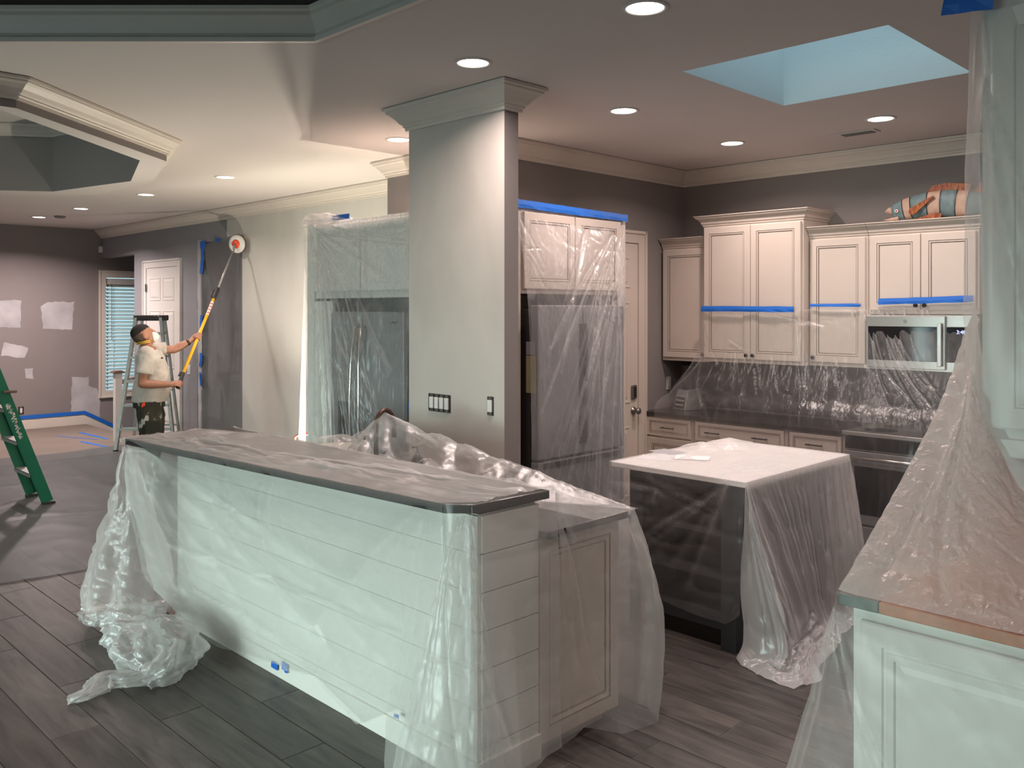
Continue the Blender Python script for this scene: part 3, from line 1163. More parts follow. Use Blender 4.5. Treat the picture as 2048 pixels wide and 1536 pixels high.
def upper(label, x, y1, y0, z0, z1, ndoor, knobside, ends=(1, 1), botrail=0.03):
    """y1 > y0; front plane X=x"""
    t = thing('upper_cabinet', label, 'cabinet', (x, (y0 + y1) / 2, z0))
    mk('cabinet_body', MB().box((x, y0, z0), (XK - .001, y1, z1)), M['cab'], t, bevel=0.002)
    wd = (y1 - y0 - 0.03 - 0.004 * (ndoor - 1)) / ndoor
    for i in range(ndoor):
        ya = y1 - 0.015 - i * (wd + 0.004)
        d = leaf('door', (x, ya, z0 + botrail), UY, NX, wd, z1 - z0 - 0.05 - botrail, t)
        right = (knobside[i] == 'r')
        knob((x - .02, ya - (wd - .028 if right else .028), z0 + botrail + .035), NX, d)
    if True:
        path = ([(XK - .002, y1)] if ends[0] else []) + [(x, y1), (x, y0)] + ([(XK - .002, y0)] if ends[1] else [])
        mk('crown', MB().sweep(path, CCROWN, z1 + 0.05).box((x + .002, y0 + .002, z1 - .001), (XK - .002, y1 - .002, z1 + 0.049)), M['cab'], t)
    return t


upper('narrow upper cabinet beside the kitchen door, left of the tall cabinet', 6.47, YK - .012, 4.09, 1.345, 2.37, 1, 'r', (0, 0))
upper('tall two-door upper cabinet standing higher than its neighbours', 6.38, 4.087, 3.19, 1.36, 2.53, 2, 'rl')
upper('single-door upper cabinet right of the tall cabinet', 6.47, 3.187, 2.725, 1.36, 2.385, 1, 'l', (0, 0))
upper('short two-door upper cabinet above the microwave', 6.47, 2.722, 1.965, 1.762, 2.385, 2, 'rl', (0, 1))

# microwave
mwv = thing('microwave', 'stainless over-the-range microwave behind clear film, display lit blue', 'microwave', (6.40, 2.34, 1.36))
mk('microwave_body', MB().box((6.42, 1.97, 1.36), (XK - .01, 2.715, 1.757)), M['steel_lt'], mwv, bevel=0.004)
mk('microwave_door', MB().box((6.395, 2.16, 1.375), (6.42, 2.712, 1.75)), M['steel_lt'], mwv, bevel=0.004)
mk('door_glass', MB().box((6.39, 2.215, 1.43), (6.396, 2.695, 1.675)), M['glass_dk'], mwv, bevel=0.003)
mk('door_handle', MB().box((6.365, 2.175, 1.40), (6.38, 2.205, 1.70)).box((6.37, 2.18, 1.41), (6.40, 2.20, 1.43)).box((6.37, 2.18, 1.67), (6.40, 2.20, 1.69)), M['steel_lt'], mwv, bevel=0.004)
cpn = mk('control_panel', MB().box((6.39, 1.99, 1.43), (6.396, 2.15, 1.675)), M['glass_dk'], mwv, bevel=0.003)
M['display'] = mat('blue_digits', (0.1, 0.1, 0.4), 0.4, emit=(0.45, 0.5, 1.0), estr=2.5)


def text(name, body, size, loc, rot, m, parent, ext=0.0006, align='CENTER'):
    cu = bpy.data.curves.new(name, 'FONT')
    cu.body = body
    cu.size = size
    cu.extrude = ext
    cu.align_x = align
    cu.align_y = 'CENTER'
    tmp = bpy.data.objects.new('t', cu)
    C.objects.link(tmp)
    dg = bpy.context.evaluated_depsgraph_get()
    me = bpy.data.meshes.new_from_object(tmp.evaluated_get(dg))
    bpy.data.objects.remove(tmp)
    me.materials.clear()
    me.materials.append(m)
    Mx = Matrix.Translation(Vector(loc)) @ rot
    me.transform((wm(parent).inverted() if parent is not None else Matrix.Identity(4)) @ Mx)
    o = bpy.data.objects.new(name, me)
    C.objects.link(o)
    o.parent = parent
    WM[o.name] = wm(parent).copy()
    return o


def facing(xdir, zup=ZV):
    """rotation matrix: text x runs along xdir, y up"""
    x = Vector(xdir).normalized()
    y = Vector(zup).normalized()
    z = x.cross(y)
    return Matrix((x, y, z)).transposed().to_4x4()


text('clock_digits', '3:48', 0.036, (6.389, 2.055, 1.64), facing(UY), M['display'], mwv)
mk('round_badge', MB().lathe((6.394, 2.43, 1.712), NX, [(0, 0.013), (0.002, 0.013)], n=18), M['steel'], mwv)

# backsplash
struct('backsplash', MB().box((XK - .012, 1.2, 0.93), (XK, YK, 1.36)).box((XK - .6, YK - .002, 0.93), (XK, YK, 1.355)) if False else MB().box((XK - .012, 1.2, 0.93), (XK, YK, 1.36)), M['splash'])

# base cabinets along the back wall: front X = 6.22
XF = 6.225


def base(label, y1, y0, parts):
    t = thing('base_cabinet', label, 'cabinet', (XF, (y0 + y1) / 2, 0))
    mk('cabinet_body', MB().box((XF, y0, 0.10), (XK - .013, y1, 0.878)).box((XF + .06, y0, 0), (XK - .05, y1, 0.10)), M['cab'], t, bevel=0.002)
    for kind, fy0, fy1, z0, z1, hs in parts:      # fractions of the width from the left
        W = y1 - y0
        ya = y1 - fy0 * W
        wd = (fy1 - fy0) * W
        d = leaf(kind, (XF, ya - .008, z0), UY, NX, wd - .016, z1 - z0, t, SPROF if kind == 'drawer' else DPROF)
        for h in hs:
            if kind == 'drawer':
                pull((XF - .02, ya - wd * h, (z0 + z1) / 2), UY, NX, d)
            else:
                knob((XF - .02, ya - wd * h, z1 - .05), NX, d)
    return t


base('base cabinet beside the kitchen door with one drawer over a door', 4.565, 4.085, [('drawer', .02, .98, .71, .865, [.5]), ('door', .02, .98, .12, .695, [.9])])
base('wide base cabinet with two black pulls on one drawer', 4.08, 3.24, [('drawer', .02, .98, .71, .865, [.22, .75]), ('door', .02, .5, .12, .695, [.9]), ('door', .5, .98, .12, .695, [.1])])
base('base cabinet left of the range', 3.235, 2.79, [('drawer', .03, .97, .71, .865, [.5]), ('door', .03, .97, .12, .695, [.9])])
base('base cabinet right of the range', 1.99, 1.2, [('drawer', .03, .97, .71, .865, [.5]), ('door', .03, .97, .12, .695, [.9])])
tag(mk('worktop', MB().box((XF - .03, 2.785, 0.88), (XK - .013, YK - .002, 0.915)), M['stone'], bevel=0.004), 'dark stone worktop left of the range on the cream base cabinets', 'worktop')
tag(mk('worktop', MB().box((XF - .03, 1.2, 0.88), (XK - .013, 1.995, 0.915)), M['stone'], bevel=0.004), 'dark stone worktop right of the range', 'worktop')

# range
rg = thing('range', 'slate grey range with dark oven glass behind clear film', 'oven', (6.2, 2.39, 0))
mk('range_body', MB().box((6.19, 2.005, 0.05), (XK - .013, 2.78, 0.905)).box((6.15, 2.0, 0.895), (XK - .013, 2.783, 0.925)), M['steel_lt'], rg, bevel=0.004)
mk('control_strip', MB().box((6.16, 2.02, 0.80), (6.19, 2.765, 0.89)), M['glass_dk'], rg, bevel=0.004)
od = mk('oven_door', MB().box((6.16, 2.02, 0.27), (6.188, 2.765, 0.785)), M['steel'], rg, bevel=0.005)
mk('oven_glass', MB().box((6.155, 2.09, 0.34), (6.161, 2.695, 0.68)), M['glass_dk'], od, bevel=0.004)
mk('handle', MB().tube([(6.115, 2.06, 0.745), (6.115, 2.725, 0.745)], 0.013, 10).tube([(6.115, 2.09, 0.745), (6.162, 2.09, 0.745)], 0.01, 8).tube([(6.115, 2.695, 0.745), (6.162, 2.695, 0.745)], 0.01, 8), M['steel_lt'], od, smooth=True)
mk('warming_drawer', MB().box((6.162, 2.02, 0.07), (6.188, 2.765, 0.255)), M['steel'], rg, bevel=0.005)
for (yy, xx, rr) in ((2.2, 6.35, .09), (2.58, 6.35, .11), (2.2, 6.62, .075), (2.58, 6.62, .08)):
    mk('burner_ring', MB().lathe((xx, yy, 0.925), (0, 0, 1), [(0, rr), (0.002, rr)], n=24), M['glass_dk'], rg)

# small appliance in the corner of the worktop, light switch beside it
bl_ = thing('blender', 'black countertop blender with pale keypad base in the worktop corner', 'blender', (6.55, 4.36, 0.915), -0.35)
bm = MB()
bm.add([(-.10, -.09, 0), (-.10, .09, 0), (.09, .09, 0), (.09, -.09, 0), (-.055, -.075, .17), (-.055, .075, .17), (.08, .075, .19), (.08, -.075, .19)],
       [(0, 1, 2, 3), (4, 7, 6, 5), (0, 4, 5, 1), (1, 5, 6, 2), (2, 6, 7, 3), (3, 7, 4, 0)])
mk('motor_base', bm, M['alu'], bl_, world=False, bevel=0.006)
kp = MB()
kp.add([(-.098, -.07, .02), (-.098, .07, .02), (-.059, .062, .15), (-.059, -.062, .15)], [(0, 1, 2, 3)])
kpo = mk('keypad', kp, M['black'], bl_, world=False)
for i in range(3):
    for j in range(4):
        q = Vector((-.1 + .012 * (i + 0.6), -.055 + j * .03, .03 + i * .038))
        mk('key', MB().box(q, q + Vector((.004, .02, .02))), M['plate'], bl_, world=False)
jm = MB().lathe((0.01, 0, .18), (0, 0, 1), [(0, .05), (.03, .055), (.04, .05), (.19, .068), (.20, .072), (.215, .06), (.22, .03), (.245, .03)], n=20)
mk('jar', jm, M['glass_dk'], bl_, world=False, smooth=True)
mk('jar_handle', MB().tube([(.06, .02, .24), (.12, .03, .26), (.12, .03, .34), (.07, .02, .36)], 0.009, 8), M['black'], bl_, world=False, smooth=True)


def plate(label, c, u, n, gang=1, w=.07, h=.115, open_box=False, cat='switch', name='light_switch'):
    c, u, n = Vector(c), Vector(u).normalized(), Vector(n).normalized()
    W = w + (gang - 1) * 0.046
    t = thing(name, label, cat, c)
    if open_box:
        mk('wall_box', MB().obox(c, u * W / 2, n * .0015, ZV * h / 2), M['black'], t)
    else:
        mk('cover_plate', MB().obox(c + n * .002, u * W / 2, n * .003, ZV * h / 2), M['plate'], t, bevel=0.002)
    for i in range(gang):
        q = c + u * ((i - (gang - 1) / 2) * 0.046) + n * .006
        dv = mk('rocker', MB().obox(q, u * .016, n * .005, ZV * .034), M['plate'], t, bevel=0.002)
        if open_box:
            for sg in (-1, 1):
                mk('strap', MB().obox(q - n * .003 + ZV * .045 * sg, u * .014, n * .0015, ZV * .009), M['nickel'], dv)
    return t


plate('white switch plate on the grey wall left of the blender', pt(1337, 766, Y=YK - .001), (1, 0, 0), (0, -1, 0))
plate('four-gang light switch with its cover off on the plastered column', pt(879, 806, X=3.408), (0, -1, 0), (-1, 0, 0), gang=4, open_box=True, w=.064, h=.105)
plate('single light switch with its cover off near the right edge of the column', pt(981, 812, X=3.408), (0, -1, 0), (-1, 0, 0), gang=1, open_box=True, w=.050, h=.105)
plate('wall outlet with its cover off behind the green ladder', pt(42, 821, Y=FARW - .001), (1, 0, 0), (0, -1, 0), open_box=True, w=.075, h=.115, cat='outlet', name='wall_outlet')
plate('brass blank switch plate right of the far white door', pt(378, 739, X=XW - .001), (0, -1, 0), (-1, 0, 0), w=.08, h=.13)
tag(mk('motion_sensor', MB().box(pt(197, 506, X=XW - .03) , pt(204, 492, X=XW - .001)), M['plate'], bevel=0.01), 'small white motion sensor high in the far corner', 'sensor') if False else None
ps = pt(200, 499, Y=FARW)
tag(mk('motion_sensor', MB().box((ps.x - .03, FARW - .06, ps.z - .05), (ps.x + .03, FARW - .001, ps.z + .05)), M['plate'], bevel=0.012), 'small white motion sensor high on the far wall corner', 'sensor')

# ------------------------------------------------------------------ fridge enclosure, left (faces -X)
EX, EZ = 3.70, 2.46
en = thing('pantry_cabinet', 'white built-in cabinet around the left fridge, under hanging film', 'cabinet', (EX + .4, 5.3, 0))
ce = MB()
ce.box((EX, 5.86, 0), (4.52, 5.96, EZ)).box((EX, 4.585, 0), (EX + .02, 4.60, EZ)).box((EX + .02, 4.59, 1.88), (4.52, 5.86, EZ)).box((4.49, 4.59, 0), (4.52, 5.86, 1.9))
mk('cabinet_body', ce, M['cabw'], en, bevel=0.002)
mk('door', MB().rings((EX, 5.84, 1.93), UY, ZV, NX, 0.61, 0.50, DPROF), [M['cabw'], M['cabw']], en)
mk('door', MB().rings((EX, 5.22, 1.93), UY, ZV, NX, 0.61, 0.50, DPROF), [M['cabw'], M['cabw']], en)
mk('filler_panel', MB().box((EX - .004, 5.60, 0.1), (EX + .015, 5.85, 1.86)), M['cabw'], en, bevel=0.003)

f1 = thing('refrigerator', 'slate side-by-side fridge with two curved handles under film', 'refrigerator', (3.66, 5.1, 0))
FX = 3.70
mk('fridge_body', MB().box((FX, 4.66, 0.03), (4.45, 5.52, 1.775)), M['steel_dk'], f1, bevel=0.004)
fd = mk('door', MB().box((FX - .07, 5.14, 0.06), (FX - .004, 5.525, 1.78)), M['steel'], f1, bevel=0.008)
fd2 = mk('door', MB().box((FX - .07, 4.655, 0.06), (FX - .004, 5.132, 1.78)), M['steel'], f1, bevel=0.008)
for yy, dd, sg in ((5.165, fd, 1), (5.095, fd2, -1)):
    hp = [(FX - .075, yy, 1.68), (FX - .115, yy + .003 * sg, 1.66), (FX - .135, yy + .012 * sg, 1.4), (FX - .14, yy + .02 * sg, 1.15), (FX - .135, yy + .014 * sg, .85), (FX - .115, yy, .62), (FX - .075, yy, .60)]
    mk('handle', MB().tube(hp, [(0.011, 0.015)] * 7, 8), M['steel_lt'], dd, smooth=True)
mk('dispenser', MB().box((FX - .074, 5.22, 0.98), (FX - .069, 5.44, 1.30)), M['steel_lt'], fd, bevel=0.003)
mk('dispenser_niche', MB().box((FX - .076, 5.235, 0.80), (FX - .069, 5.425, 1.13)), M['glass_dk'], fd, bevel=0.003)
lm = MB()
for i in range(6):
    lm.box((FX - .0725, 4.80 - i * .013, 1.70 + (.004 if i % 2 else 0)), (FX - .0695, 4.792 - i * .013, 1.715))
mk('small_logo', lm, M['steel_dk'], fd2)

# fridge enclosure, right (faces -Y)
EY = 3.96
en2 = thing('pantry_cabinet', 'cream built-in cabinet around the fridge right of the column', 'cabinet', (4.5, EY + .3, 0))
ce = MB()
ce.box((3.985, EY, 0), (4.04, YK - .002, EZ)).box((5.06, EY, 0), (5.14, YK - .002, EZ)).box((4.04, EY, 1.90), (5.06, YK - .002, EZ)).box((4.04, YK - .03, 0), (5.06, YK - .002, 1.9))
mk('cabinet_body', ce, M['cab'], en2, bevel=0.002)
for i in range(2):
    mk('door', MB().rings((4.05 + i * .51, EY, 1.93), (1, 0, 0), ZV, (0, -1, 0), 0.50, 0.50, DPROF), [M['cab'], M['glaze']], en2)
f2 = thing('refrigerator', 'slate french-door fridge under film right of the column', 'refrigerator', (4.5, 3.9, 0))
FY = 3.90
mk('fridge_body', MB().box((4.07, FY, 0.03), (4.95, YK - .05, 1.80)), M['steel_dk'], f2, bevel=0.004)
for i, (xa, xb) in enumerate(((4.065, 4.505), (4.512, 4.955))):
    q = mk('door', MB().box((xa, FY - .07, 0.83), (xb, FY - .004, 1.825)), M['steel'], f2, bevel=0.008)
    hx = 4.485 if i == 0 else 4.532
    mk('pocket_handle', MB().box((hx - .018, FY - .075, 0.9), (hx + .018, FY - .069, 1.70)), M['steel_dk'], q)
for (za, zb) in ((0.45, 0.815), (0.06, 0.435)):
    q = mk('freezer_drawer', MB().box((4.065, FY - .07, za), (4.955, FY - .004, zb)), M['steel'], f2, bevel=0.008)
    mk('pocket_handle', MB().box((4.12, FY - .076, zb - .045), (4.90, FY - .069, zb - .008)), M['black'], q)
nz_ = pt(1055, 705, X=4.062)
tag(mk('paper_note', MB().box((4.0585, FY - .055, 1.26), (4.0605, FY + .03, 1.50)), mat('yellowed_paper', (0.42, 0.38, 0.22), 0.7)), 'yellowed paper note on the side of the right fridge', 'note')
tag(mk('paper_note', MB().box((4.0585, FY - .05, 1.505), (4.0605, FY + .03, 1.59)), M['grey_paper']), 'grey printed card above the yellowed note on the fridge side', 'note')

# ------------------------------------------------------------------ bar: half wall of boards, bar top, peninsula
bar = thing('bar_half_wall', 'white boarded half wall carrying the raised bar top', 'half wall', (2.4, 3.7, 0))
FA, FB = Vector((2.235, 2.45)), Vector((2.235, 5.0))
mk('wall_core', MB().box((2.245, 2.42, 0), (2.55, 4.98, 1.025)), M['cabw'], bar)
BH = 0.146
bmesh0 = None
for i in range(7):
    b_o = mk('board', MB().box((2.228, 2.412, i * BH + .0008), (2.246, 4.985, (i + 1) * BH - .0008)), M['cabw'], bar, bevel=0.0004)
for i in range(7):
    b_o = mk('board', MB().box((2.2465, 2.404, i * BH + .002), (2.556, 2.42, (i + 1) * BH - .003)), M['cabw'], bar, bevel=0.0015)
mk('baseboard', MB().box((2.216, 2.40, 0), (2.229, 4.99, 0.10)).box((2.216, 2.392, 0), (2.56, 2.405, 0.10)), M['cabw'], bar, bevel=0.002)
top = [(1.945, 5.03), (2.132, 2.488), (2.21, 2.405), (2.60, 2.385), (2.60, 5.0), (2.36, 5.14)]
tag(mk('worktop', MB().prism(top, 1.036, 1.07), M['stone'], bevel=0.003), 'long dark raised bar top with clipped corner under milky film', 'worktop')
pn = thing('peninsula_cabinet', 'cream peninsula cabinet behind the bar with panelled end', 'cabinet', (2.85, 3.7, 0))
mk('cabinet_body', MB().box((2.56, 2.42, 0.09), (3.07, 4.9, 0.878)).box((2.56, 2.44, 0), (3.0, 4.9, 0.09)), M['cab'], pn, bevel=0.002)
mk('end_panel', MB().rings((2.562, 2.42, 0.05), (1, 0, 0), ZV, (0, -1, 0), 0.505, 0.825,
   [(0, 0, 0), (0, .018, 0), (.055, .018, 0), (.056, .012, 1), (.059, .012, 1), (.062, .016, 0), (.08, .014, 0), (.082, .008, 1), (.085, .008, 1), (.09, .01, 0)]), [M['cab'], M['glaze']], pn)
for i in range(4):
    y1 = 2.44 + i * .61
    d = mk('door', MB().rings((3.07, y1, 0.12), (0, 1, 0), ZV, (1, 0, 0), 0.60, 0.57, DPROF), [M['cab'], M['glaze']], pn)
    knob((3.09, y1 + .55, .64), (1, 0, 0), d)
tag(mk('worktop', MB().box((2.556, 2.36, 0.88), (3.115, 4.95, 0.912)), M['stone'], bevel=0.004), 'dark lower worktop behind the raised bar, under film', 'worktop')
# things left standing by the sink under the film
fc = thing('kitchen_faucet', 'bronze gooseneck faucet poking up under the film behind the bar', 'faucet', (2.86, 3.82, .912))
pts = [(2.80, 3.83, .912), (2.80, 3.83, 1.12)] + [(2.80 + .06 - .06 * math.cos(a), 3.83, 1.17 + .085 * math.sin(a)) for a in [i * PI / 8 for i in range(9)]] + [(2.92, 3.83, 1.10)]
mk('spout', MB().tube(pts, 0.013, 10), mat('oil_bronze', (0.10, 0.06, 0.045), 0.35, metal=0.5), fc, smooth=True)
mk('faucet_base', MB().lathe((2.80, 3.83, .912), (0, 0, 1), [(0, .03), (.01, .03), (.02, .02), (.1, .019)]), M['black'], fc, smooth=True)
mk('lever', MB().tube([(2.80, 3.81, 1.0), (2.80, 3.74, 1.05)], .006, 8), M['black'], fc, smooth=True)
for i, (x, y, hh, rr, lab, m_) in enumerate(((2.86, 4.02, .20, .035, 'white soap bottle beside the faucet under the film', 'plate'), (2.88, 3.58, .17, .032, 'dark soap dispenser right of the faucet under the film', 'black'))):
    s_ = thing('soap_bottle', lab, 'bottle', (x, y, .912))
    mk('bottle_body', MB().lathe((x, y, .912), (0, 0, 1), [(0, rr * .9), (.01, rr), (hh * .6, rr), (hh * .75, rr * .5), (hh * .8, rr * .35)]), M[m_], s_, smooth=True)
    mk('pump', MB().tube([(x, y, .912 + hh * .78), (x, y, .912 + hh), (x - .03, y, .912 + hh)], .006, 8), M['black'], s_, smooth=True)
bw_ = MB().lathe((2.84, 4.27, .913), (0, 0, 1), [(0, .06), (.01, .07), (.06, .12), (.10, .14), (.098, .13), (.06, .11), (.015, .06)], n=24)
tag(mk('mixing_bowl', bw_, M['plate'], smooth=True), 'white bowl under the film hump left of the faucet', 'bowl')
cb_ = MB()
cb_.blob((2.74, 3.36, .945), (.055, .085, .033)).blob((2.77, 3.44, .94), (.045, .05, .028))
tag(mk('dish_cloth', cb_, mat('teal_cloth', (0.02, 0.17, 0.28), 0.9, bump=.4), smooth=True), 'folded teal cloth showing through the film behind the bar', 'cloth')

# ------------------------------------------------------------------ island
isl = thing('island', 'charcoal kitchen island with open shelves on its left side', 'island', (4.6, 2.75, 0))
X0, X1, Y0, Y1 = 4.05, 5.10, 2.40, 3.09
for px_, py_ in ((X0, Y0), (X0, Y1 - .09), (X1 - .09, Y0), (X1 - .09, Y1 - .09)):
    mk('corner_post', MB().box((px_, py_, 0), (px_ + .09, py_ + .09, .885)), M['char'], isl, bevel=0.003)
mk('side_panel', MB().box((X0 + .09, Y0 + .015, .10), (X1 - .09, Y0 + .035, .885)), M['char'], isl)
mk('side_panel', MB().box((X0 + .09, Y1 - .035, .10), (X1 - .09, Y1 - .015, .885)), M['char'], isl)
mk('back_panel', MB().box((X0 + .42, Y0 + .03, .10), (X0 + .44, Y1 - .03, .885)), M['char'], isl)
mk('back_panel', MB().box((X1 - .03, Y0 + .03, .1), (X1 - .01, Y1 - .03, .885)), M['char'], isl)
mk('top_rail', MB().box((X0 + .01, Y0 + .09, .80), (X0 + .035, Y1 - .09, .885)), M['char'], isl)
for z in (.13, .36, .59):
    mk('shelf', MB().box((X0 + .02, Y0 + .03, z), (X0 + .42, Y1 - .03, z + .025)), M['char'], isl, bevel=.002)
mk('bottom_rail', MB().box((X0 + .01, Y0 + .09, .10), (X0 + .035, Y1 - .09, .19)), M['char'], isl)
mk('toe_kick', MB().box((X0 + .05, Y0 + .05, 0), (X1 - .05, Y1 - .05, .10)), M['black'], isl)
tag(mk('worktop', MB().box((3.985, 2.305, 0.888), (5.185, 3.175, 0.918)), M['quartz'], bevel=0.003), 'white stone island top under thin film', 'worktop')
# papers left on the island under the film
for i, (u, v, a, m_, lab) in enumerate(((1310, 916, .3, 'white_paper', 'white paper sheet on the island, nearest its left corner'), (1352, 912, .9, 'white_paper', 'white paper sheet in the middle of the papers on the island'), (1335, 905, -.2, 'grey_paper', 'grey printed sheet among papers on the island'), (1385, 917, .5, 'white_paper', 'white paper sheet rightmost among papers on the island'))):
    c = pt(u, v, Z=.918)
    rm = Matrix.Rotation(a, 4, 'Z')
    q = MB().box((-.07, -.10, 0), (.07, .10, .0012), M=Matrix.Translation((c.x, c.y, .9185 + i * .0014)) @ rm)
    tag(mk('paper_sheet', q, M[m_]), lab, 'paper')

# ------------------------------------------------------------------ right foreground cabinets
rb_ = thing('base_cabinet', 'pale base cabinet filling the lower right corner, behind film', 'cabinet', (2.98, .2, 0))
mk('cabinet_body', MB().box((2.69, -1.6, 0.09), (3.299, 1.18, .878)).box((2.75, -1.6, 0), (3.299, 1.16, .09)), M['cabw'], rb_, bevel=.002)
RP = [(0, 0, 0), (0, .018, 0), (.006, .022, 0), (.066, .022, 0), (.070, .014, 0), (.078, .014, 0), (.082, .020, 0), (.10, .018, 0), (.104, .008, 0), (.112, .008, 0), (.13, .012, 0)]
mk('door', MB().rings((2.69, 1.15, .10), UY, ZV, NX, .80, .74, RP), [M['cabw'], M['cabw']], rb_)
mk('door', MB().rings((2.69, .34, .10), UY, ZV, NX, .80, .74, RP), [M['cabw'], M['cabw']], rb_)
mk('door', MB().rings((2.69, -.47, .10), UY, ZV, NX, .80, .74, RP), [M['cabw'], M['cabw']], rb_)
rt = thing('worktop', 'brown worktop at lower right with a grey end, under crinkled film', 'worktop', (2.98, .2, .88))
mk('slab', MB().box((2.648, -1.6, .88), (3.299, 1.085, .915)), M['brownstone'], rt, bevel=.003)
mk('slab_end', MB().box((2.648, 1.0855, .88), (3.299, 1.21, .915)), M['greystone'], rt, bevel=.003, label='grey end of the brown worktop')
ru = thing('upper_cabinet', 'tall pale upper cabinet at the right edge, veiled by film', 'cabinet', (3.1, .2, 1.37))
mk('cabinet_body', MB().box((2.99, -1.6, 1.37), (3.299, .90, 2.80)), M['cabw'], ru, bevel=.002)
mk('light_rail', MB().box((2.972, -1.6, 1.345), (2.99, .912, 1.40)).box((2.99, .90, 1.345), (3.299, .912, 1.40)), M['cabw'], ru, bevel=.003)
mk('door', MB().rings((2.99, .87, 1.43), UY, ZV, NX, .62, 1.30, RP), [M['cabw'], M['cabw']], ru)
mk('door', MB().rings((2.99, .24, 1.43), UY, ZV, NX, .62, 1.30, RP), [M['cabw'], M['cabw']], ru)
mk('crown', MB().sweep([(3.29, .9), (2.99, .9), (2.99, -1.6)], CCROWN, 2.88).box((2.99, -1.6, 2.8), (3.29, .9, 2.87)), M['cabw'], ru)

# ------------------------------------------------------------------ wooden fish on top of the cabinets
fz = 2.437
yL, yR = pt(1762, 420, X=6.47).y, 1.35
fish = thing('wooden_fish', 'painted blue and pink striped wooden fish with red fins on the cabinets', 'ornament', (6.52, (yL + yR) / 2, fz))
M['fishblue'] = mat('weathered_blue', (0.12, 0.18, 0.19), 0.6, noise=.2, nscale=20)
M['fishpink'] = mat('weathered_pink', (0.42, 0.29, 0.22), 0.6, noise=.15, nscale=20)
M['fishfin'] = ramp_mat('red_fin_paint', [(0.35, (0.15, 0.016, 0.008)), (0.65, (0.32, 0.11, 0.02))], (1, 14, 5), 4, .5)
M['fishline'] = mat('black_paint_line', (0.015, 0.012, 0.01), .5)
LF = 0.86
fy = lambda s: yL - s * LF
Zc = lambda s: fz + 0.085 + 0.02 * math.sin(s * 2.2)


def hh(s):
    return 0.012 + 0.083 * math.sin(min(1, (s + .02) / .50) * PI / 2) ** .55 * (1 if s < .55 else 1 - .55 * ((s - .55) / .45) ** 1.3)


segs = [(0.07, .16, 'fishblue'), (.16, .225, 'fishpink'), (.225, .36, 'fishblue'), (.36, .465, 'fishpink'), (.465, .585, 'fishblue'), (.585, .67, 'fishpink'), (.67, .84, 'fishblue'), (.84, 1.0, 'fishpink')]


def fseg(s0, s1, grow=1.0):
    mb = MB()
    ss = [s0 + (s1 - s0) * i / 5 for i in range(6)]
    mb.tube([(6.54, fy(s), fz + hh(s) * 1.02 + .002 + .02 * (1 - s)) for s in ss], [(hh(s) * grow, hh(s) * .45 * grow) for s in ss], 20, up=(0, 0, 1))
    return mb


for s0, s1, m_ in segs:
    mk('body_band', fseg(s0, s1), M[m_], fish, smooth=True)
    mk('painted_line', fseg(s1 - .004, s1 + .004, 1.01), M['fishline'], fish)
# jaws
j1 = MB().tube([(6.54, fy(.072), fz + .085), (6.54, fy(.03), fz + .088), (6.54, fy(0.0), fz + .082)], [(.034, .022), (.022, .014), (.004, .004)], 12, up=(0, 0, 1))
mk('upper_jaw', j1, M['fishpink'], fish, smooth=True)
j2 = MB().tube([(6.54, fy(.12), fz + .028), (6.54, fy(.05), fz + .02), (6.54, fy(-.01), fz + .022)], [(.02, .025), (.013, .016), (.003, .004)], 12, up=(0, 0, 1))
mk('lower_jaw', j2, M['fishpink'], fish, smooth=True)
ey = MB().lathe((6.54 - .036, fy(.115), fz + .078), NX, [(0, .013), (.005, .012), (.006, .010)], n=16)
eo = mk('eye', ey, M['plate'], fish)
mk('pupil', MB().lathe((6.54 - .042, fy(.115), fz + .078), NX, [(0, .007), (.002, .006)], n=12), mat('red_paint', (.35, .01, .01), .4), eo)


def fin(name, pts2, x0=6.535, x1=6.545):
    """flat fin cut from (along, up) outline"""
    n = len(pts2)
    mb = MB()
    A = [(x0, fy(a), fz + z) for a, z in pts2]
    B = [(x1, fy(a), fz + z) for a, z in pts2]
    tr = tessellate_polygon([[Vector(p) for p in A]])
    mb.add(A + B, [tuple(t) for t in tr] + [tuple(n + i for i in t) for t in tr] + [(i, (i + 1) % n, n + (i + 1) % n, n + i) for i in range(n)])
    return mk(name, mb, M['fishfin'], fish)


fin('dorsal_fin', [(.34, .178), (.37, .22), (.40, .243), (.5, .252), (.6, .243), (.69, .232), (.685, .215), (.67, .17), (.5, .178)])
fin('dorsal_fin', [(.70, .165), (.76, .235), (.86, .225), (.84, .15)])
fin('pectoral_fin', [(.225, .055), (.235, .085), (.30, .115), (.42, .165), (.43, .158), (.33, .085), (.28, .045), (.24, .042)], 6.475, 6.487)
fin('pelvic_fin', [(.28, .004), (.32, .018), (.44, .045), (.49, .035), (.48, .006)], 6.478, 6.49)
fin('tail_fin', [(.96, .10), (1.08, .22), (1.12, .20), (1.07, .10), (1.12, .01), (1.08, .0)])

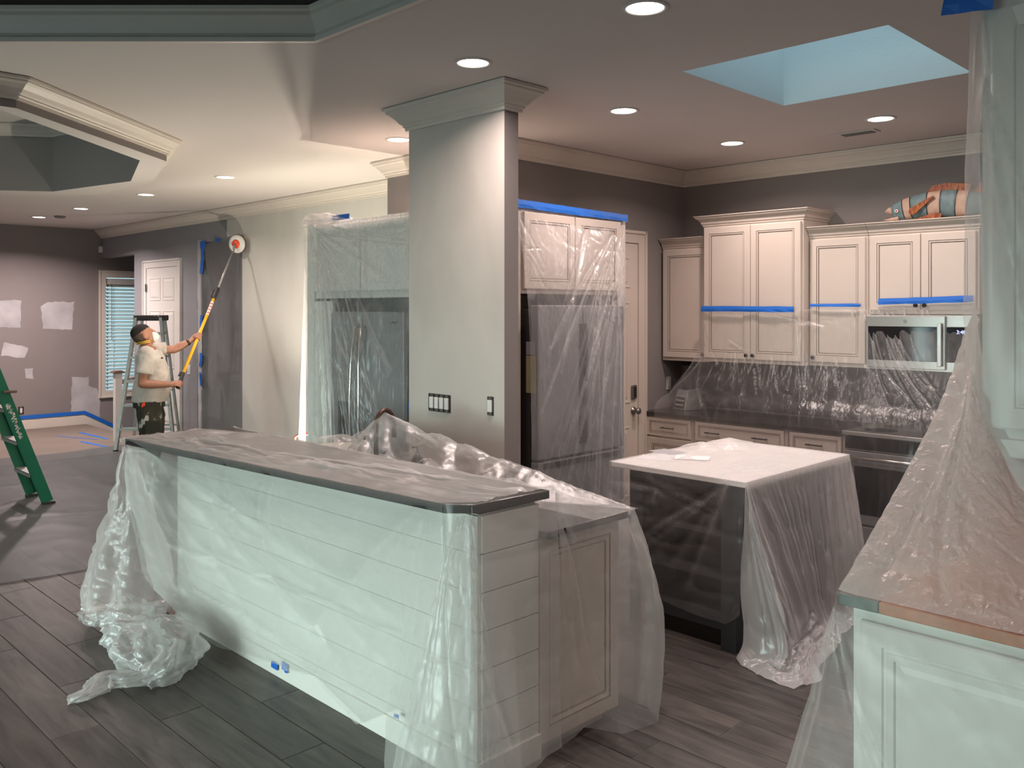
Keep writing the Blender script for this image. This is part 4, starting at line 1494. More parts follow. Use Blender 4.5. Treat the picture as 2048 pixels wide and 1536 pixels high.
# ------------------------------------------------------------------ ceiling vent and lights
vc = pt(1707, 266, Z=CZ)
vt = thing('ceiling_vent', 'white slotted air vent in the kitchen ceiling', 'vent', (vc.x, vc.y, CZ))
vm = MB().box((vc.x - .06, vc.y - .17, CZ - .008), (vc.x + .06, vc.y + .17, CZ - .0005))
mk('vent_frame', vm, M['ceil'], vt, bevel=.002)
for (a, b) in ((-.145, -.055), (-.045, .075)):
    mk('vent_slot', MB().box((vc.x - .04, vc.y + a, CZ - .010), (vc.x + .04, vc.y + b, CZ - .0075)), M['dark_paint'], vt)
for i in range(5):
    mk('louvre', MB().box((vc.x - .036 + i * .017, vc.y - .145, CZ - .013), (vc.x - .031 + i * .017, vc.y + .075, CZ - .0095)), M['wall'], vt)
vc = pt(120, 432, Z=CZ)
tag(mk('smoke_detector', MB().lathe((vc.x, vc.y, CZ), (0, 0, -1), [(0, .07), (.02, .068), (.03, .05)], n=24), M['wall'], smooth=False), 'small grey smoke detector between the two farthest ceiling lights', 'detector')

cans = [(1290, 15, 'large recessed light at the top centre, nearest the camera', .085, 1.0, WARM),
        (946, 125, 'recessed light directly in front of the column', .085, 1.0, WARM),
        (1247, 221, 'recessed light between the column and the skylight', .085, 1.0, WARM),
        (1761, 237, 'recessed light beside the ceiling vent', .085, 1.0, WARM),
        (1464, 286, 'recessed light nearest the kitchen wall corner', .085, 1.0, WARM),
        (797, 279, 'recessed light over the film-covered left fridge', .085, 0.9, (1.0, .76, .66)),
        (451, 354, 'recessed light above the pole sander', .085, 1.3, WARM),
        (292, 389, 'recessed light above the worker', .085, 1.1, WARM),
        (162, 417, 'recessed light second from the left in the far room', .085, 1.1, WARM),
        (78, 434, 'leftmost recessed light in the far room', .085, 6.0, (1.0, .82, .8))]
TR = MB().lathe((0, 0, 0), (0, 0, -1), [(-.0005, .100), (.004, .099), (.007, .092), (.006, .080), (-.0005, .078)], n=32)
for i, (u, v, lab, r, k, col) in enumerate(cans):
    c = pt(u, v, Z=CZ)
    t = thing('recessed_light', lab, 'ceiling light', (c.x, c.y, CZ))
    mk('trim_ring', TR, M['ceil'], t, world=False, smooth=True)
    mk('lens', MB().lathe((0, 0, 0), (0, 0, -1), [(.0, .079), (.003, .078), (.004, .06)], n=28), M['lamp'], t, world=False)
    d = bpy.data.lights.new('lamp', 'AREA')
    d.shape = 'DISK'
    d.size = .15
    d.energy = CAN_W * k
    d.color = col
    d.spread = math.radians(150)
    lo = bpy.data.objects.new('lamp', d)
    C.objects.link(lo)
    lo.parent = t
    lo.location = (0, 0, -.012)
# unseen lamps added out of frame, placed and powered to balance the light
for (x, y) in ((0.6, 0.9), (1.6, -1.6), (4.4, .2), (6.0, 1.0), (0.2, 5.8), (-1.0, 8.5), (.6, 11.5)):
    d = bpy.data.lights.new('lamp', 'AREA')
    d.shape = 'DISK'
    d.size = .15
    d.energy = CAN_W * (1.7 if (x, y) in ((4.4, .2),) else .8)
    d.color = WARM
    lo = bpy.data.objects.new('lamp', d)
    C.objects.link(lo)
    lo.location = (x, y, CZ - .012)


# ------------------------------------------------------------------ work light behind the bar
LP = Vector((4.28, 6.89, .55))
wl_ = thing('work_light', 'work light with orange handle on the floor behind the bar', 'lamp', (LP.x, LP.y, 0))
lg = MB()
for a in (0.3, 2.4, 4.5):
    lg.tube([(LP.x, LP.y, .35), (LP.x + .2 * math.cos(a), LP.y + .2 * math.sin(a), 0.0)], .008, 6)
lg.tube([(LP.x, LP.y, .0), (LP.x, LP.y, .47)], .01, 8)
mk('stand', lg, M['black'], wl_)
mk('lamp_head', MB().box((LP.x - .05, LP.y - .06, .46), (LP.x + .05, LP.y + .06, .50)), M['rubber'], wl_, bevel=.01)
mk('handle', MB().tube([(LP.x - .06, LP.y + .1, .48), (LP.x - .07, LP.y + .1, .64), (LP.x - .04, LP.y + .04, .68), (LP.x - .03, LP.y - .06, .68)], .011, 8), M['orange'], wl_, smooth=True)
d = bpy.data.lights.new('lamp', 'SPOT')       # work light aimed up at the ceiling
d.spot_size = math.radians(172)
d.spot_blend = .35
d.energy = WORK_W
d.color = WORK
d.shadow_soft_size = .03
lo = bpy.data.objects.new('lamp', d)
C.objects.link(lo)
lo.parent = wl_
lo.location = (0, 0, .57)
lo.rotation_euler = Vector((.05, -.15, 1)).to_track_quat('-Z', 'Y').to_euler()

# ------------------------------------------------------------------ ladders
# green step ladder: front side with treads, leaning to the left; treads run along Y
gl_ = thing('step_ladder', 'green fibreglass step ladder at the left edge with worn white lettering', 'ladder', (2.4, 8.9, 0))
lean = 0.355     # run per rise


def rail(y, m=M['green'], w=.047, sg=1):
    mb = MB()
    zt = 2.35
    a = Vector((2.67, y, .03))
    b = Vector((2.67 - lean * (zt - .03), y, zt))
    ax = (b - a) / 2
    side = Vector((ax.z, 0, -ax.x)).normalized()
    mb.obox((a + b) / 2, side * w, Vector((0, .004, 0)), ax)
    for q in (-1, 1):
        mb.obox((a + b) / 2 + side * q * (w - .003) + Vector((0, .015 * sg, 0)), side * .004, Vector((0, .015, 0)), ax)
    return mb, side


r_n, side = rail(8.70, sg=1)
rn = mk('rail', r_n, M['green'], gl_)
mk('rail', rail(9.17, sg=-1)[0], M['green'], gl_)
for y in (8.70, 9.17):
    mk('foot', MB().box((2.62, y - .02, 0.0), (2.73, y + .03, .03)), M['rubber'], gl_, bevel=.003)
for i in range(7):
    z = .30 + i * .305
    x = 2.67 - lean * z
    tr_ = MB()
    tr_.box((x - .045, 8.705, z - .004), (x + .045, 9.165, z + .004)).box((x - .045, 8.705, z - .03), (x - .039, 9.165, z)).box((x + .039, 8.705, z - .03), (x + .045, 9.165, z))
    mk('tread', tr_, M['alu'], gl_)
for y in (8.74, 9.13):
    mb = MB()
    mb.obox((.99, y, 1.17), (.03, 0, 0), (0, .012, 0), (.42, 0, 1.17))
    mk('rear_rail', mb, M['green'], gl_)
mk('top_cap', MB().box((1.35, 8.66, 2.33), (2.0, 9.21, 2.40)), M['rubber'], gl_, bevel=.01)
# worn lettering along the near rail (illegible script, runs down the rail)
rndl = random.Random(3)
lt = MB()
axd = Vector((-lean, 0, 1)).normalized()
for i in range(60):
    z = .95 - i / 60 * .32
    c = Vector((2.67 - lean * z, 8.6945, z)) + side * (rndl.uniform(-.016, .016) + .005)
    lt.obox(c, side * rndl.uniform(.003, .011), (0, .0006, 0), axd * rndl.uniform(.002, .007))
mk('worn_lettering', lt, M['plate'], rn)
mk('spreader_knob', MB().box((2.30, 8.67, 1.05), (2.41, 8.70, 1.075)), M['wood'], gl_, bevel=.008)

# aluminium step ladder behind the worker
ang = PI / 4 + .06
al = thing('step_ladder', 'aluminium step ladder with black paint-spattered top standing behind the worker', 'ladder', (*cr(-4.64, 11.25), 0), ang)
HT = 1.72
for sx, nm in ((-1, 'rail'), (1, 'rear_rail')):
    for sy in (-1, 1):
        mb = MB()
        wb_, wt_ = (.36, .155) if sx < 0 else (.30, .14)
        p0 = Vector((sx * .22, sy * wb_, 0.02))
        p1 = Vector((sx * .09, sy * wt_, HT - .03))
        ax = (p1 - p0) / 2
        mb.obox((p0 + p1) / 2, (.03 if sx < 0 else .02, 0, 0), (0, .018 if sx < 0 else .013, 0), ax)
        mk(nm, mb, M['alu'], al, world=False)
        mk('foot', MB().box((p0.x - .035, p0.y - .02, 0), (p0.x + .035, p0.y + .02, .03)), M['rubber'], al, world=False)
for i in range(5):
    t = (.30 + i * .30) / HT
    x = -.22 + .13 * t
    wv = .36 - .205 * t
    mk('tread', MB().box((x - .045, -wv, HT * t - .03), (x + .045, wv, HT * t)), M['alu'], al, world=False)
    if i % 2 == 0 or i == 3:
        mk('rear_brace', MB().box((-x - .012, -wv * .85, HT * t - .028), (-x + .012, wv * .85, HT * t)), M['alu'], al, world=False)
mk('shelf', MB().box((.06, -.16, 1.30), (.22, .16, 1.32)), M['alu'], al, world=False)
mk('spreader', MB().tube([(-.17, -.26, .75), (.17, -.22, .75)], .008, 6).tube([(-.17, .26, .75), (.17, .22, .75)], .008, 6), M['alu'], al, world=False)
M['spatter'] = ramp_mat('spattered_black_plastic', [(0.5, (.015, .015, .015)), (0.62, (.03, .03, .03)), (0.66, (.4, .4, .38))], (1, 1, 1), 22, .6)
mk('top_cap', MB().box((-.12, -.185, HT - .07), (.12, .185, HT)), M['spatter'], al, world=False, bevel=.012)

# newel post and rail by the stair
sr = thing('stair_railing', 'white newel post with brown cap and handrail by the stairwell', 'railing', (4.62, 12.2, 0))
mk('newel_post', MB().box((4.575, 12.155, 0), (4.665, 12.245, .93)), M['trimw'], sr, bevel=.004)
mk('post_cap', MB().box((4.55, 12.13, .93), (4.69, 12.27, .955)).box((4.57, 12.15, .955), (4.67, 12.25, .965)), M['wood'], sr, bevel=.004)
mk('handrail', MB().obox((4.92, 12.55, .80), (.30, .35, 0), (.02, -.02, 0), (0, 0, .03)), M['wood'], sr, bevel=.005)
mk('handrail_bracket', MB().tube([(5.16, 12.9, .74), (5.2, 12.9, .70)], .01, 6), M['nickel'], sr)

# ------------------------------------------------------------------ worker
PX, PD = -3.69, 8.92
wx, wy = cr(PX, PD)
yaw = math.radians(-45 + 22)
man = thing('person', 'worker in a cream t-shirt, dust mask and paint-spattered trousers holding a long pole sander', 'person', (wx, wy, 0), yaw)
MI = WM[man.name].inverted()


def cw(x, D, z):      # sideways, depth, height in the photograph's view -> room
    a = cr(x, D)
    return Vector((a[0], a[1], z))


def cl_(u, v, D):
    return cw((u - 1024) / F * D, D, H + (618 - v) / F * D)


skin = ramp_mat('skin', [(0.3, (.34, .15, .09)), (0.7, (.44, .215, .14))], (1, 1, 1), 9, .5)
shirt_m = ramp_mat('cream_cotton', [(0.25, (.38, .35, .31)), (0.6, (.58, .53, .48)), (0.8, (.66, .61, .55))], (1, 1, 1), 5, .9, bump=.5)
pants_m = ramp_mat('spattered_olive_twill', [(0.45, (.022, .022, .013)), (0.60, (.04, .038, .024)), (0.64, (.45, .44, .40))], (1, 1, .45), 13, .9, detail=6)
pants_p = mat('olive_twill', (.022, .022, .013), .9)
hair_m = mat('black_hair', (.012, .010, .009), .8, bump=.5, bscale=200)
fade_m = mat('clipped_hair', (.09, .055, .04), .9)

# pole: from the lower hand up to the wall
PA = cl_(357, 770, 8.86)
PB = cl_(468, 498, 10.35)
pdir = (PB - PA).normalized()
G1 = PA + pdir * 0.0
G2 = cl_(391, 673, 9.33)
tt = (G2 - PA).dot(pdir)
G2 = PA + pdir * tt

L = lambda x, y, z: WM[man.name] @ Vector((x, y, z))     # local: x forward, y left


def shell(parts):
    mb = MB()
    for p in parts:
        p(mb)
    return mb


body = MB()
UPX = WM[man.name].to_3x3() @ Vector((1, 0, 0))
# pelvis, belly, chest, neck: cross sections (front-back, side-side)
body.tube([L(-.02, 0, .82), L(-.02, 0, .90), L(0.01, 0, 1.02), L(0.01, 0, 1.16), L(-.01, 0, 1.30), L(-.02, 0, 1.38), L(-.03, 0, 1.42), L(-.04, 0, 1.45)],
          [(.12, .16), (.135, .18), (.145, .175), (.135, .165), (.125, .185), (.10, .17), (.065, .085), (.055, .058)], 18, up=UPX)
body.tube([L(-.02, 0, 1.38), L(-.035, 0, 1.44), L(-.05, 0, 1.50)], [.062, .058, .056], 14)
# legs
for s_ in (-1, 1):
    hx = .0 if s_ < 0 else .03
    body.tube([L(-.02, s_ * .10, .88), L(0.0 + hx, s_ * .115, .70), L(.01 + hx, s_ * .12, .48), L(-.015 + hx, s_ * .12, .34), L(-.03 + hx, s_ * .12, .08)],
              [(.10, .095), (.092, .085), (.062, .06), (.062, .058), (.042, .042)], 14, up=UPX)
# arms
RS, LS = L(-.03, -.185, 1.355), L(-.01, .185, 1.375)
RE = cl_(284, 768, 8.68)
LE = LS + (G2 - LS) * .50 + Vector((0, 0, -.065))


def hand_on_pole(mb, wrist, grip, out):
    """palm against the pole and four fingers and a thumb curling round it"""
    g = grip
    fw = (g - wrist).normalized()
    fw = (fw - pdir * fw.dot(pdir)).normalized()
    sd = pdir.cross(fw).normalized()
    pc = g - fw * .034
    mb.tube([wrist, (wrist + pc) / 2 + sd * 0.002, pc], [(.024, .022), (.030, .022), (.040, .020)], 12, up=pdir)
    mb.blob(pc, (.022, .030, .044), R=Matrix((fw, sd, pdir)).transposed())
    for k in range(4):
        off = pdir * (-.033 + .022 * k)
        rr = .0092 - .0006 * abs(k - 1.5)
        R = .029
        pts = []
        ln_ = (3.6, 4.1, 3.9, 3.3)[k]
        for j in range(7):
            a = -2.4 + j / 6 * ln_
            pts.append(g + off + fw * (math.cos(a) * R) + sd * (math.sin(a) * R))
        mb.tube(pts, [rr, rr * 1.03, rr, rr, rr * .95, rr * .9, rr * .7], 8)
    pts = [pc + pdir * .03, g + pdir * .045 - fw * .022 + sd * .022, g + pdir * .052 + sd * .030, g + pdir * .050 + sd * .022 + fw * .022]
    mb.tube(pts, [.013, .0115, .010, .008], 8)


def arm(mb, S, E, G):
    fd = (G - E).normalized()
    Wr = G - fd * .085
    mb.blob(S, (.058, .058, .06))
    mb.tube([S, S + (E - S) * .4, E], [(.055, .052), (.052, .047), (.041, .039)], 14)
    mb.blob(E, .041)
    mb.tube([E, E + (Wr - E) * .35, Wr], [(.042, .040), (.045, .040), (.027, .024)], 14)
    hand_on_pole(mb, Wr, G, None)
    return Wr


RW = arm(body, RS, RE, G1)
LW = arm(body, LS, LE, G2)
# head, tipped back
tilt = Matrix.Rotation(math.radians(-24), 3, 'Y')
HR = WM[man.name].to_3x3() @ tilt
hc = L(-.055, 0, 1.535)


def hp(x, y, z):
    return hc + HR @ Vector((x, y, z))


body.blob(hp(-.012, 0, .018), (.098, .076, .098), R=HR, n=20)
body.blob(hp(.030, 0, -.030), (.066, .060, .082), R=HR, n=18)
body.blob(hp(.045, 0, -.085), (.036, .036, .025), R=HR)
body.tube([hp(.078, 0, .03), hp(.098, 0, .0), hp(.108, 0, -.022), hp(.090, 0, -.034)], [.010, .011, .015, .010], 10)
for s_ in (-1, 1):
    body.blob(hp(.0, s_ * .080, -.008), (.019, .013, .031), R=HR)
    body.blob(hp(.070, s_ * .032, .026), (.016, .024, .008), R=HR)
for q in (0.0, ):
    body.blob(hp(.083, 0, -.060), (.010, .024, .007), R=HR)
for s_ in (-1, 1):
    hx = .0 if s_ < 0 else .03
    body.tube([L(-.06 + hx, s_ * .12, .05), L(.06 + hx, s_ * .125, .045), L(.16 + hx, s_ * .13, .03)], [(.04, .04), (.04, .042), (.022, .035)], 12)
ob = mk('body', body, skin, man, smooth=True, fixn=False)
rm_ = ob.modifiers.new('r', 'REMESH')
rm_.mode = 'VOXEL'
rm_.voxel_size = .0055
rm_.use_smooth_shade = True
sm_ = ob.modifiers.new('s', 'SMOOTH')
sm_.factor = .5
sm_.iterations = 3


def cloth(name, mb, m, vox=.009, it=4, disp=.012, dscale=.09, **k):
    o = mk(name, mb, m, man, smooth=True, fixn=False, **k)
    r = o.modifiers.new('r', 'REMESH')
    r.mode = 'VOXEL'
    r.voxel_size = vox
    r.use_smooth_shade = True
    if disp:
        tx = bpy.data.textures.new(name + '_folds', 'CLOUDS')
        tx.noise_scale = dscale
        dd = o.modifiers.new('d', 'DISPLACE')
        dd.texture = tx
        dd.strength = disp
        dd.mid_level = .5
    s_ = o.modifiers.new('s', 'SMOOTH')
    s_.factor = .5
    s_.iterations = it
    return o


sh = MB()
sh.tube([L(.0, 0, .86), L(.0, 0, .90), L(.02, 0, 1.00), L(.025, 0, 1.12), L(.0, 0, 1.28), L(-.02, 0, 1.36), L(-.03, 0, 1.40), L(-.035, 0, 1.43)],
        [(.175, .195), (.175, .20), (.185, .205), (.165, .195), (.145, .205), (.12, .19), (.085, .12), (.066, .072)], 22, up=UPX)
for S, E in ((RS, RE), (LS, LE)):
    dv = (E - S)
    sh.blob(S, (.078, .078, .078))
    sh.tube([S, S + dv * .35, S + dv * .68], [(.076, .074), (.075, .070), (.080, .072)], 16)
cloth('t_shirt', sh, shirt_m, disp=.022, dscale=.07)
mk('chest_logo', MB().obox(cl_(324, 716, 8.76), WM[man.name].to_3x3() @ Vector((.010, 0, 0)), WM[man.name].to_3x3() @ Vector((0, .003, 0)), (0, 0, .008)), M['rubber'], man)
tr2 = MB()
tr2.tube([L(-.01, 0, .80), L(-.01, 0, .88), L(-.01, 0, .98)], [(.155, .175), (.155, .185), (.145, .17)], 20, up=UPX)
for s_ in (-1, 1):
    hx = .0 if s_ < 0 else .03
    tr2.tube([L(-.015, s_ * .095, .86), L(.0 + hx, s_ * .115, .68), L(.005 + hx, s_ * .12, .46), L(-.015 + hx, s_ * .12, .30), L(-.03 + hx, s_ * .12, .06)],
             [(.125, .11), (.118, .105), (.095, .088), (.09, .085), (.08, .078)], 16, up=UPX)
tr2.box((-.0, 0, 0), (.001, .001, .001)) if False else None
cloth('trousers', tr2, pants_m, disp=.02, dscale=.08)
pk = MB().obox(L(.03, -.235, .60), WM[man.name].to_3x3() @ Vector((.075, 0, 0)), WM[man.name].to_3x3() @ Vector((0, .012, 0)), (0, 0, .09))
mk('cargo_pocket', pk, pants_p, man, bevel=.01)
tg = MB().obox(L(-.06, -.20, .845), WM[man.name].to_3x3() @ Vector((.016, 0, .010)), WM[man.name].to_3x3() @ Vector((0, .004, 0)), (0, 0, .020))
tag(mk('utility_knife', tg, M['orange'], bevel=.004), 'orange tool handle sticking out of the worker\'s pocket', 'tool') if False else mk('pocket_tool', tg, M['orange'], man, bevel=.004, label='orange tool handle in the pocket')
for s_ in (-1, 1):
    hx = .0 if s_ < 0 else .03
    bt = MB().tube([L(-.11 + hx, s_ * .12, .05), L(-.03 + hx, s_ * .122, .06), L(.09 + hx, s_ * .128, .045), L(.19 + hx, s_ * .13, .032)], [(.05, .045), (.058, .05), (.045, .052), (.028, .038)], 14, up=(0, 0, 1))
    mk('shoe', bt, M['rubber'], man, smooth=True)
# hair: cap on the crown, clipped sides
ha = MB()
ha.blob(hp(-.020, 0, .040), (.100, .074, .084), R=HR, n=20)
ho = mk('hair', ha, hair_m, man, smooth=True)
hf = MB()
hf.blob(hp(-.026, 0, .006), (.090, .0775, .088), R=HR, n=20)
mk('clipped_hair', hf, fade_m, man, smooth=True, label='short clipped hair at the sides')
mmk = MB()
mmk.lathe(hp(.062, 0, -.052), HR @ Vector((.93, 0, -.15)), [(0, .052), (.012, .056), (.035, .048), (.055, .032), (.064, .014)], n=20)
mk('dust_mask', mmk, M['plate'], man, smooth=True)
M['strapy'] = mat('yellow_elastic', (.75, .50, .02), .6)
for dz, dzz in ((-.050, -.060), (-.072, -.075)):
    pts = []
    for i in range(25):
        a = -PI * .66 + i / 24 * PI * 1.32
        pts.append(hp(-.015 - math.cos(a) * .092, math.sin(a) * .079, dzz + (dz + .0 - dzz) * .0 + .018 * math.cos(a)))
    mk('mask_strap', MB().tube(pts, .0042, 6), M['strapy'], man, smooth=True)
fdw = (G2 - LE).normalized()
wc = G2 - fdw * .115
mk('wristwatch', MB().lathe(wc - fdw * .012, fdw, [(0, .031), (.003, .034), (.021, .034), (.024, .031)], n=18), M['black'], man, smooth=True)

# pole sander held by the worker
psd = thing('pole_sander', 'long yellow and silver pole sander with round head against the wall', 'tool', PA)
q = lambda t: PA + pdir * t
LT = (PB - PA).length
mk('grip', MB().tube([q(-.035), q(.16)], .019, 12), M['rubber'], psd, smooth=False)
mk('clamp_lever', MB().obox(q(.15) - UPX * .03, pdir * .025, UPX * .01, (0, 0, .006)), M['rubber'], psd)
mk('lower_pole', MB().tube([q(.16), q(LT * .595)], .0165, 14), M['yellow'], psd, smooth=True)
lb = mk('label_sticker', MB().tube([q(LT * .475), q(LT * .57)], .0172, 14), mat('pink_white_sticker', (.75, .60, .55), .5), psd)
for i in range(4):
    mk('sticker_mark', MB().tube([q(LT * (.485 + i * .022)), q(LT * (.493 + i * .022))], .0174, 14), mat('red_print', (.5, .12, .1), .5) if i == 0 else bpy.data.materials['red_print'], lb)
mk('twist_lock', MB().tube([q(LT * .595), q(LT * .60), q(LT * .67), q(LT * .68)], [.02, .026, .024, .016], 14), M['rubber'], psd, smooth=True)
mk('lock_lever', MB().obox(q(LT * .64) - UPX * .03, pdir * .05, UPX * .012, Vector((0, 0, .012))), M['rubber'], psd, bevel=.004)
mk('upper_pole', MB().tube([q(LT * .68), q(LT * .985)], .0115, 12), M['alu'], psd, smooth=True)
hn = Vector((1, .50, .10)).normalized()           # axis of the head, into the wall
hc2 = cl_(472, 488, 10.45)
hd = mk('sanding_head', MB().lathe(hc2, hn, [(-.004, .06), (.0, .10), (.012, .108), (.030, .112), (.040, .110)], n=32), M['plate'], psd, smooth=True)
mk('rim', MB().lathe(hc2, hn, [(.024, .109), (.026, .116), (.044, .117), (.052, .112)], n=32), mat('brown_foam', (.10, .06, .055), .8), psd)
mk('hub', MB().lathe(hc2, hn, [(-.022, .032), (-.010, .052), (.0, .056)], n=24), M['orange'], psd, smooth=True)
mk('swivel', MB().tube([q(LT * .975), hc2 - hn * .035 + Vector((0, 0, -.03)), hc2 - hn * .02], [.017, .016, .014], 10), M['alu'], psd, smooth=True)


# ------------------------------------------------------------------ films
R_ = random.uniform

# --- floor film in the living room and builder's paper behind it
ff = Film()
ff.sheet([[(x, y, .008 + (0.004 if y > 6.6 else 0)) for y in (6.46 + .10 * math.sin(x * 2.1) - .02 * x, 8.2, 10.0, 11.75 + .08 * math.sin(x * 3))] for x in np.linspace(-4.4, 4.6, 24)],
         res=.05, folds=((.7, .004, .6, 1.0),), crumple=.010, cscale=2.2, seed=4, opc=.25, opn=.1, aniso=(1, .6),
         creases=[((6.2 + R_(-.3, .4), 2.2 + R_(-.3, .5)), (6.4 + R_(-1.6, 1.4), 2.3 + R_(-1, 1)), .012, .02, .15) for _ in range(14)])
ff.build('floor_film', M['film_floor'] if 'film_floor' in M else M['film_dark'], 'wide grey protective film spread over the living room floor', 'sheet')
tag(mk('floor_paper', MB().box((-4.5, 11.2, .001), (4.95, 14.36, .005)).box((4.95, 11.2, .001), (5.19, 13.2, .005)), M['paper']), "tan builder's paper on the floor along the far wall", 'paper')

# --- bar film (top, front drape, corner fold, end drape)
bf = Film()
ZT = 1.078


def fx(y):
    return 1.945 + (5.03 - y) * .0736 - .014


# front drape: stations from the far corner to the clipped corner
st = [
    [(1.93, 5.03, ZT - .002), (1.95, 5.03, .80), (2.00, 5.02, .50), (2.04, 4.99, .27)],
    [(fx(4.8), 4.8, ZT - .002), (2.00, 4.80, .75), (2.05, 4.78, .40), (2.08, 4.74, .14)],
    [(fx(4.4), 4.4, ZT - .002), (2.05, 4.40, .75), (2.13, 4.40, .38), (2.18, 4.38, .01)],
    [(fx(3.9), 3.9, ZT - .002), (2.09, 3.90, .75), (2.16, 3.90, .40), (2.19, 3.88, .06)],
    [(fx(3.5), 3.5, ZT - .002), (2.11, 3.50, .75), (2.17, 3.50, .42), (2.19, 3.50, .105)],
    [(fx(3.1), 3.1, ZT - .002), (2.13, 3.10, .75), (2.18, 3.10, .42), (2.19, 3.12, .02)],
    [(fx(2.75), 2.75, ZT - .002), (2.13, 2.78, .75), (2.17, 2.80, .45), (2.17, 2.88, .16)],
    [(2.125, 2.495, ZT - .002), (2.11, 2.50, .78), (2.07, 2.60, .40), (2.02, 2.72, .01)],
    [(2.150, 2.455, ZT - .002), (2.09, 2.44, .78), (2.01, 2.45, .40), (1.93, 2.52, .005)],
    [(2.195, 2.405, ZT - .002), (2.15, 2.36, .78), (2.09, 2.30, .40), (2.05, 2.30, .005)],
    [(2.215, 2.395, ZT - .002), (2.22, 2.36, .78), (2.22, 2.33, .40), (2.24, 2.27, .005)],
    [(2.36, 2.378, ZT - .002), (2.37, 2.362, .78), (2.38, 2.36, .40), (2.37, 2.32, .01)],
    [(2.615, 2.370, ZT - .002), (2.61, 2.342, .78), (2.60, 2.335, .40), (2.60, 2.33, .06)],
]
cre = []
cre += fan((0.02, 0.0), [(.9, .55), (1.4, .72), (2.2, .84), (.55, .75), (.3, .85), (2.0, .62)], .014, .03, .12)
cre += [((0.35, .62), (1.2, .66), .012, .02, .3), ((1.2, .66), (2.3, .70), .010, .012, .45), ((.55, .83), (1.5, 1.0), .01, .012, .35)]
cre += [((.05, .05), (1.7, .92), .034, .07, .03), ((.05, .05), (1.1, .98), .03, .06, .03), ((.9, .0), (.72, .6), .02, .04, .0), ((1.5, .0), (1.2, .5), .016, .04, .0), ((2.45, .05), (1.6, .8), .026, .06, .02), ((.1, .1), (2.3, .62), .024, .06, .04)]
cre += fan((1.1, 0.01), [(.95, .34), (1.0, .42), (1.2, .30)], .012, .02, .15)
cre += fan((1.45, 0.0), [(1.2, .4), (1.35, .36), (1.5, .3)], .010, .015, .1)
cre += fan((2.52, 0.0), [(1.9, .5), (2.2, .42), (2.35, .7), (2.45, .95)], .008, .02, .1)
cre += [((2.62, .0), (2.72, 1.0), .02, .022, .35), ((2.66, .0), (2.9, 1.0), .014, .02, .30), ((3.06, .0), (3.35, .95), .01, .014, .25), ((3.06, .0), (3.2, 1.0), .008, .012, .2)]
bf.sheet(st, res=.011, folds=((2.2, .012, .1, .3), (5.1, .004, .3, 1.4)), crumple=.006, cscale=4.0, seed=12, base=.20, opm=lambda T, S, o: (o + .40 * np.clip(1 - S / .40, 0, 1) + .08 * (S > 3.0)) * np.clip((T - .045) * 14, .0, 1), creases=cre, opc=.18, opn=.10, aniso=(.7, 1.3),  # far end made more opaque to stand in for its backlit glow
         mask=lambda T, S: np.clip(T * 9, 0, 1))
# loose fold fanning out from the clipped corner
st = [[(2.150, 2.44, 1.03), (2.06, 2.46, .78), (1.97, 2.50, .42), (1.90, 2.56, .01)],
      [(2.165, 2.42, 1.035), (2.08, 2.38, .78), (2.00, 2.34, .42), (1.93, 2.34, .01)],
      [(2.185, 2.40, 1.035), (2.13, 2.34, .78), (2.08, 2.27, .42), (2.04, 2.22, .01)],
      [(2.200, 2.39, 1.03), (2.19, 2.34, .78), (2.19, 2.28, .42), (2.19, 2.20, .01)]]
bf.sheet(st, res=.010, folds=((3.0, .010, .1, .3),), crumple=.010, cscale=9, seed=14, base=.10, opc=.40, opn=.12,
         creases=fan((.02, .0), [(.1, 1.0), (.2, 1.0), (.35, 1.0)], .010, .010, .4) + [((0.0, 0), (0.0, 1.05), .002, .008, .5), ((.42, 0), (.46, 1.05), .002, .008, .5)])
# top
tp_ = [[(fx(y) if y < 5 else 1.935, y, ZT), (fx(y) + .16, y + .02, ZT + .004), (fx(y) + .32, y, ZT + .003), (2.585 if y < 4.9 else 2.40, y + (.0 if y < 4.9 else .08), ZT)] for y in (5.03, 4.5, 4.0, 3.5, 3.0, 2.5)]
tp_.append([(2.215, 2.40, ZT), (2.33, 2.395, ZT + .002), (2.47, 2.39, ZT + .002), (2.60, 2.385, ZT)])
bf.sheet(tp_, res=.016, folds=((3.5, .004, .6, .7),), crumple=.010, cscale=4.5, seed=31, base=.24, opc=.16, opn=.12, aniso=(.6, 2.2),
         creases=[((R_(.1, 2.0), R_(.02, .3)), (R_(.3, 2.4), R_(.05, .45)), .010, .012, .25) for _ in range(16)] + fan((2.75, .42), [(1.2, .3), (1.5, .38), (1.8, .25), (1.7, .42)], .005, .008, .2), mask=lambda T, S: .25 + .75 * np.clip(T * 8, 0, 1) * np.clip((1 - T) * 9, 0, 1))
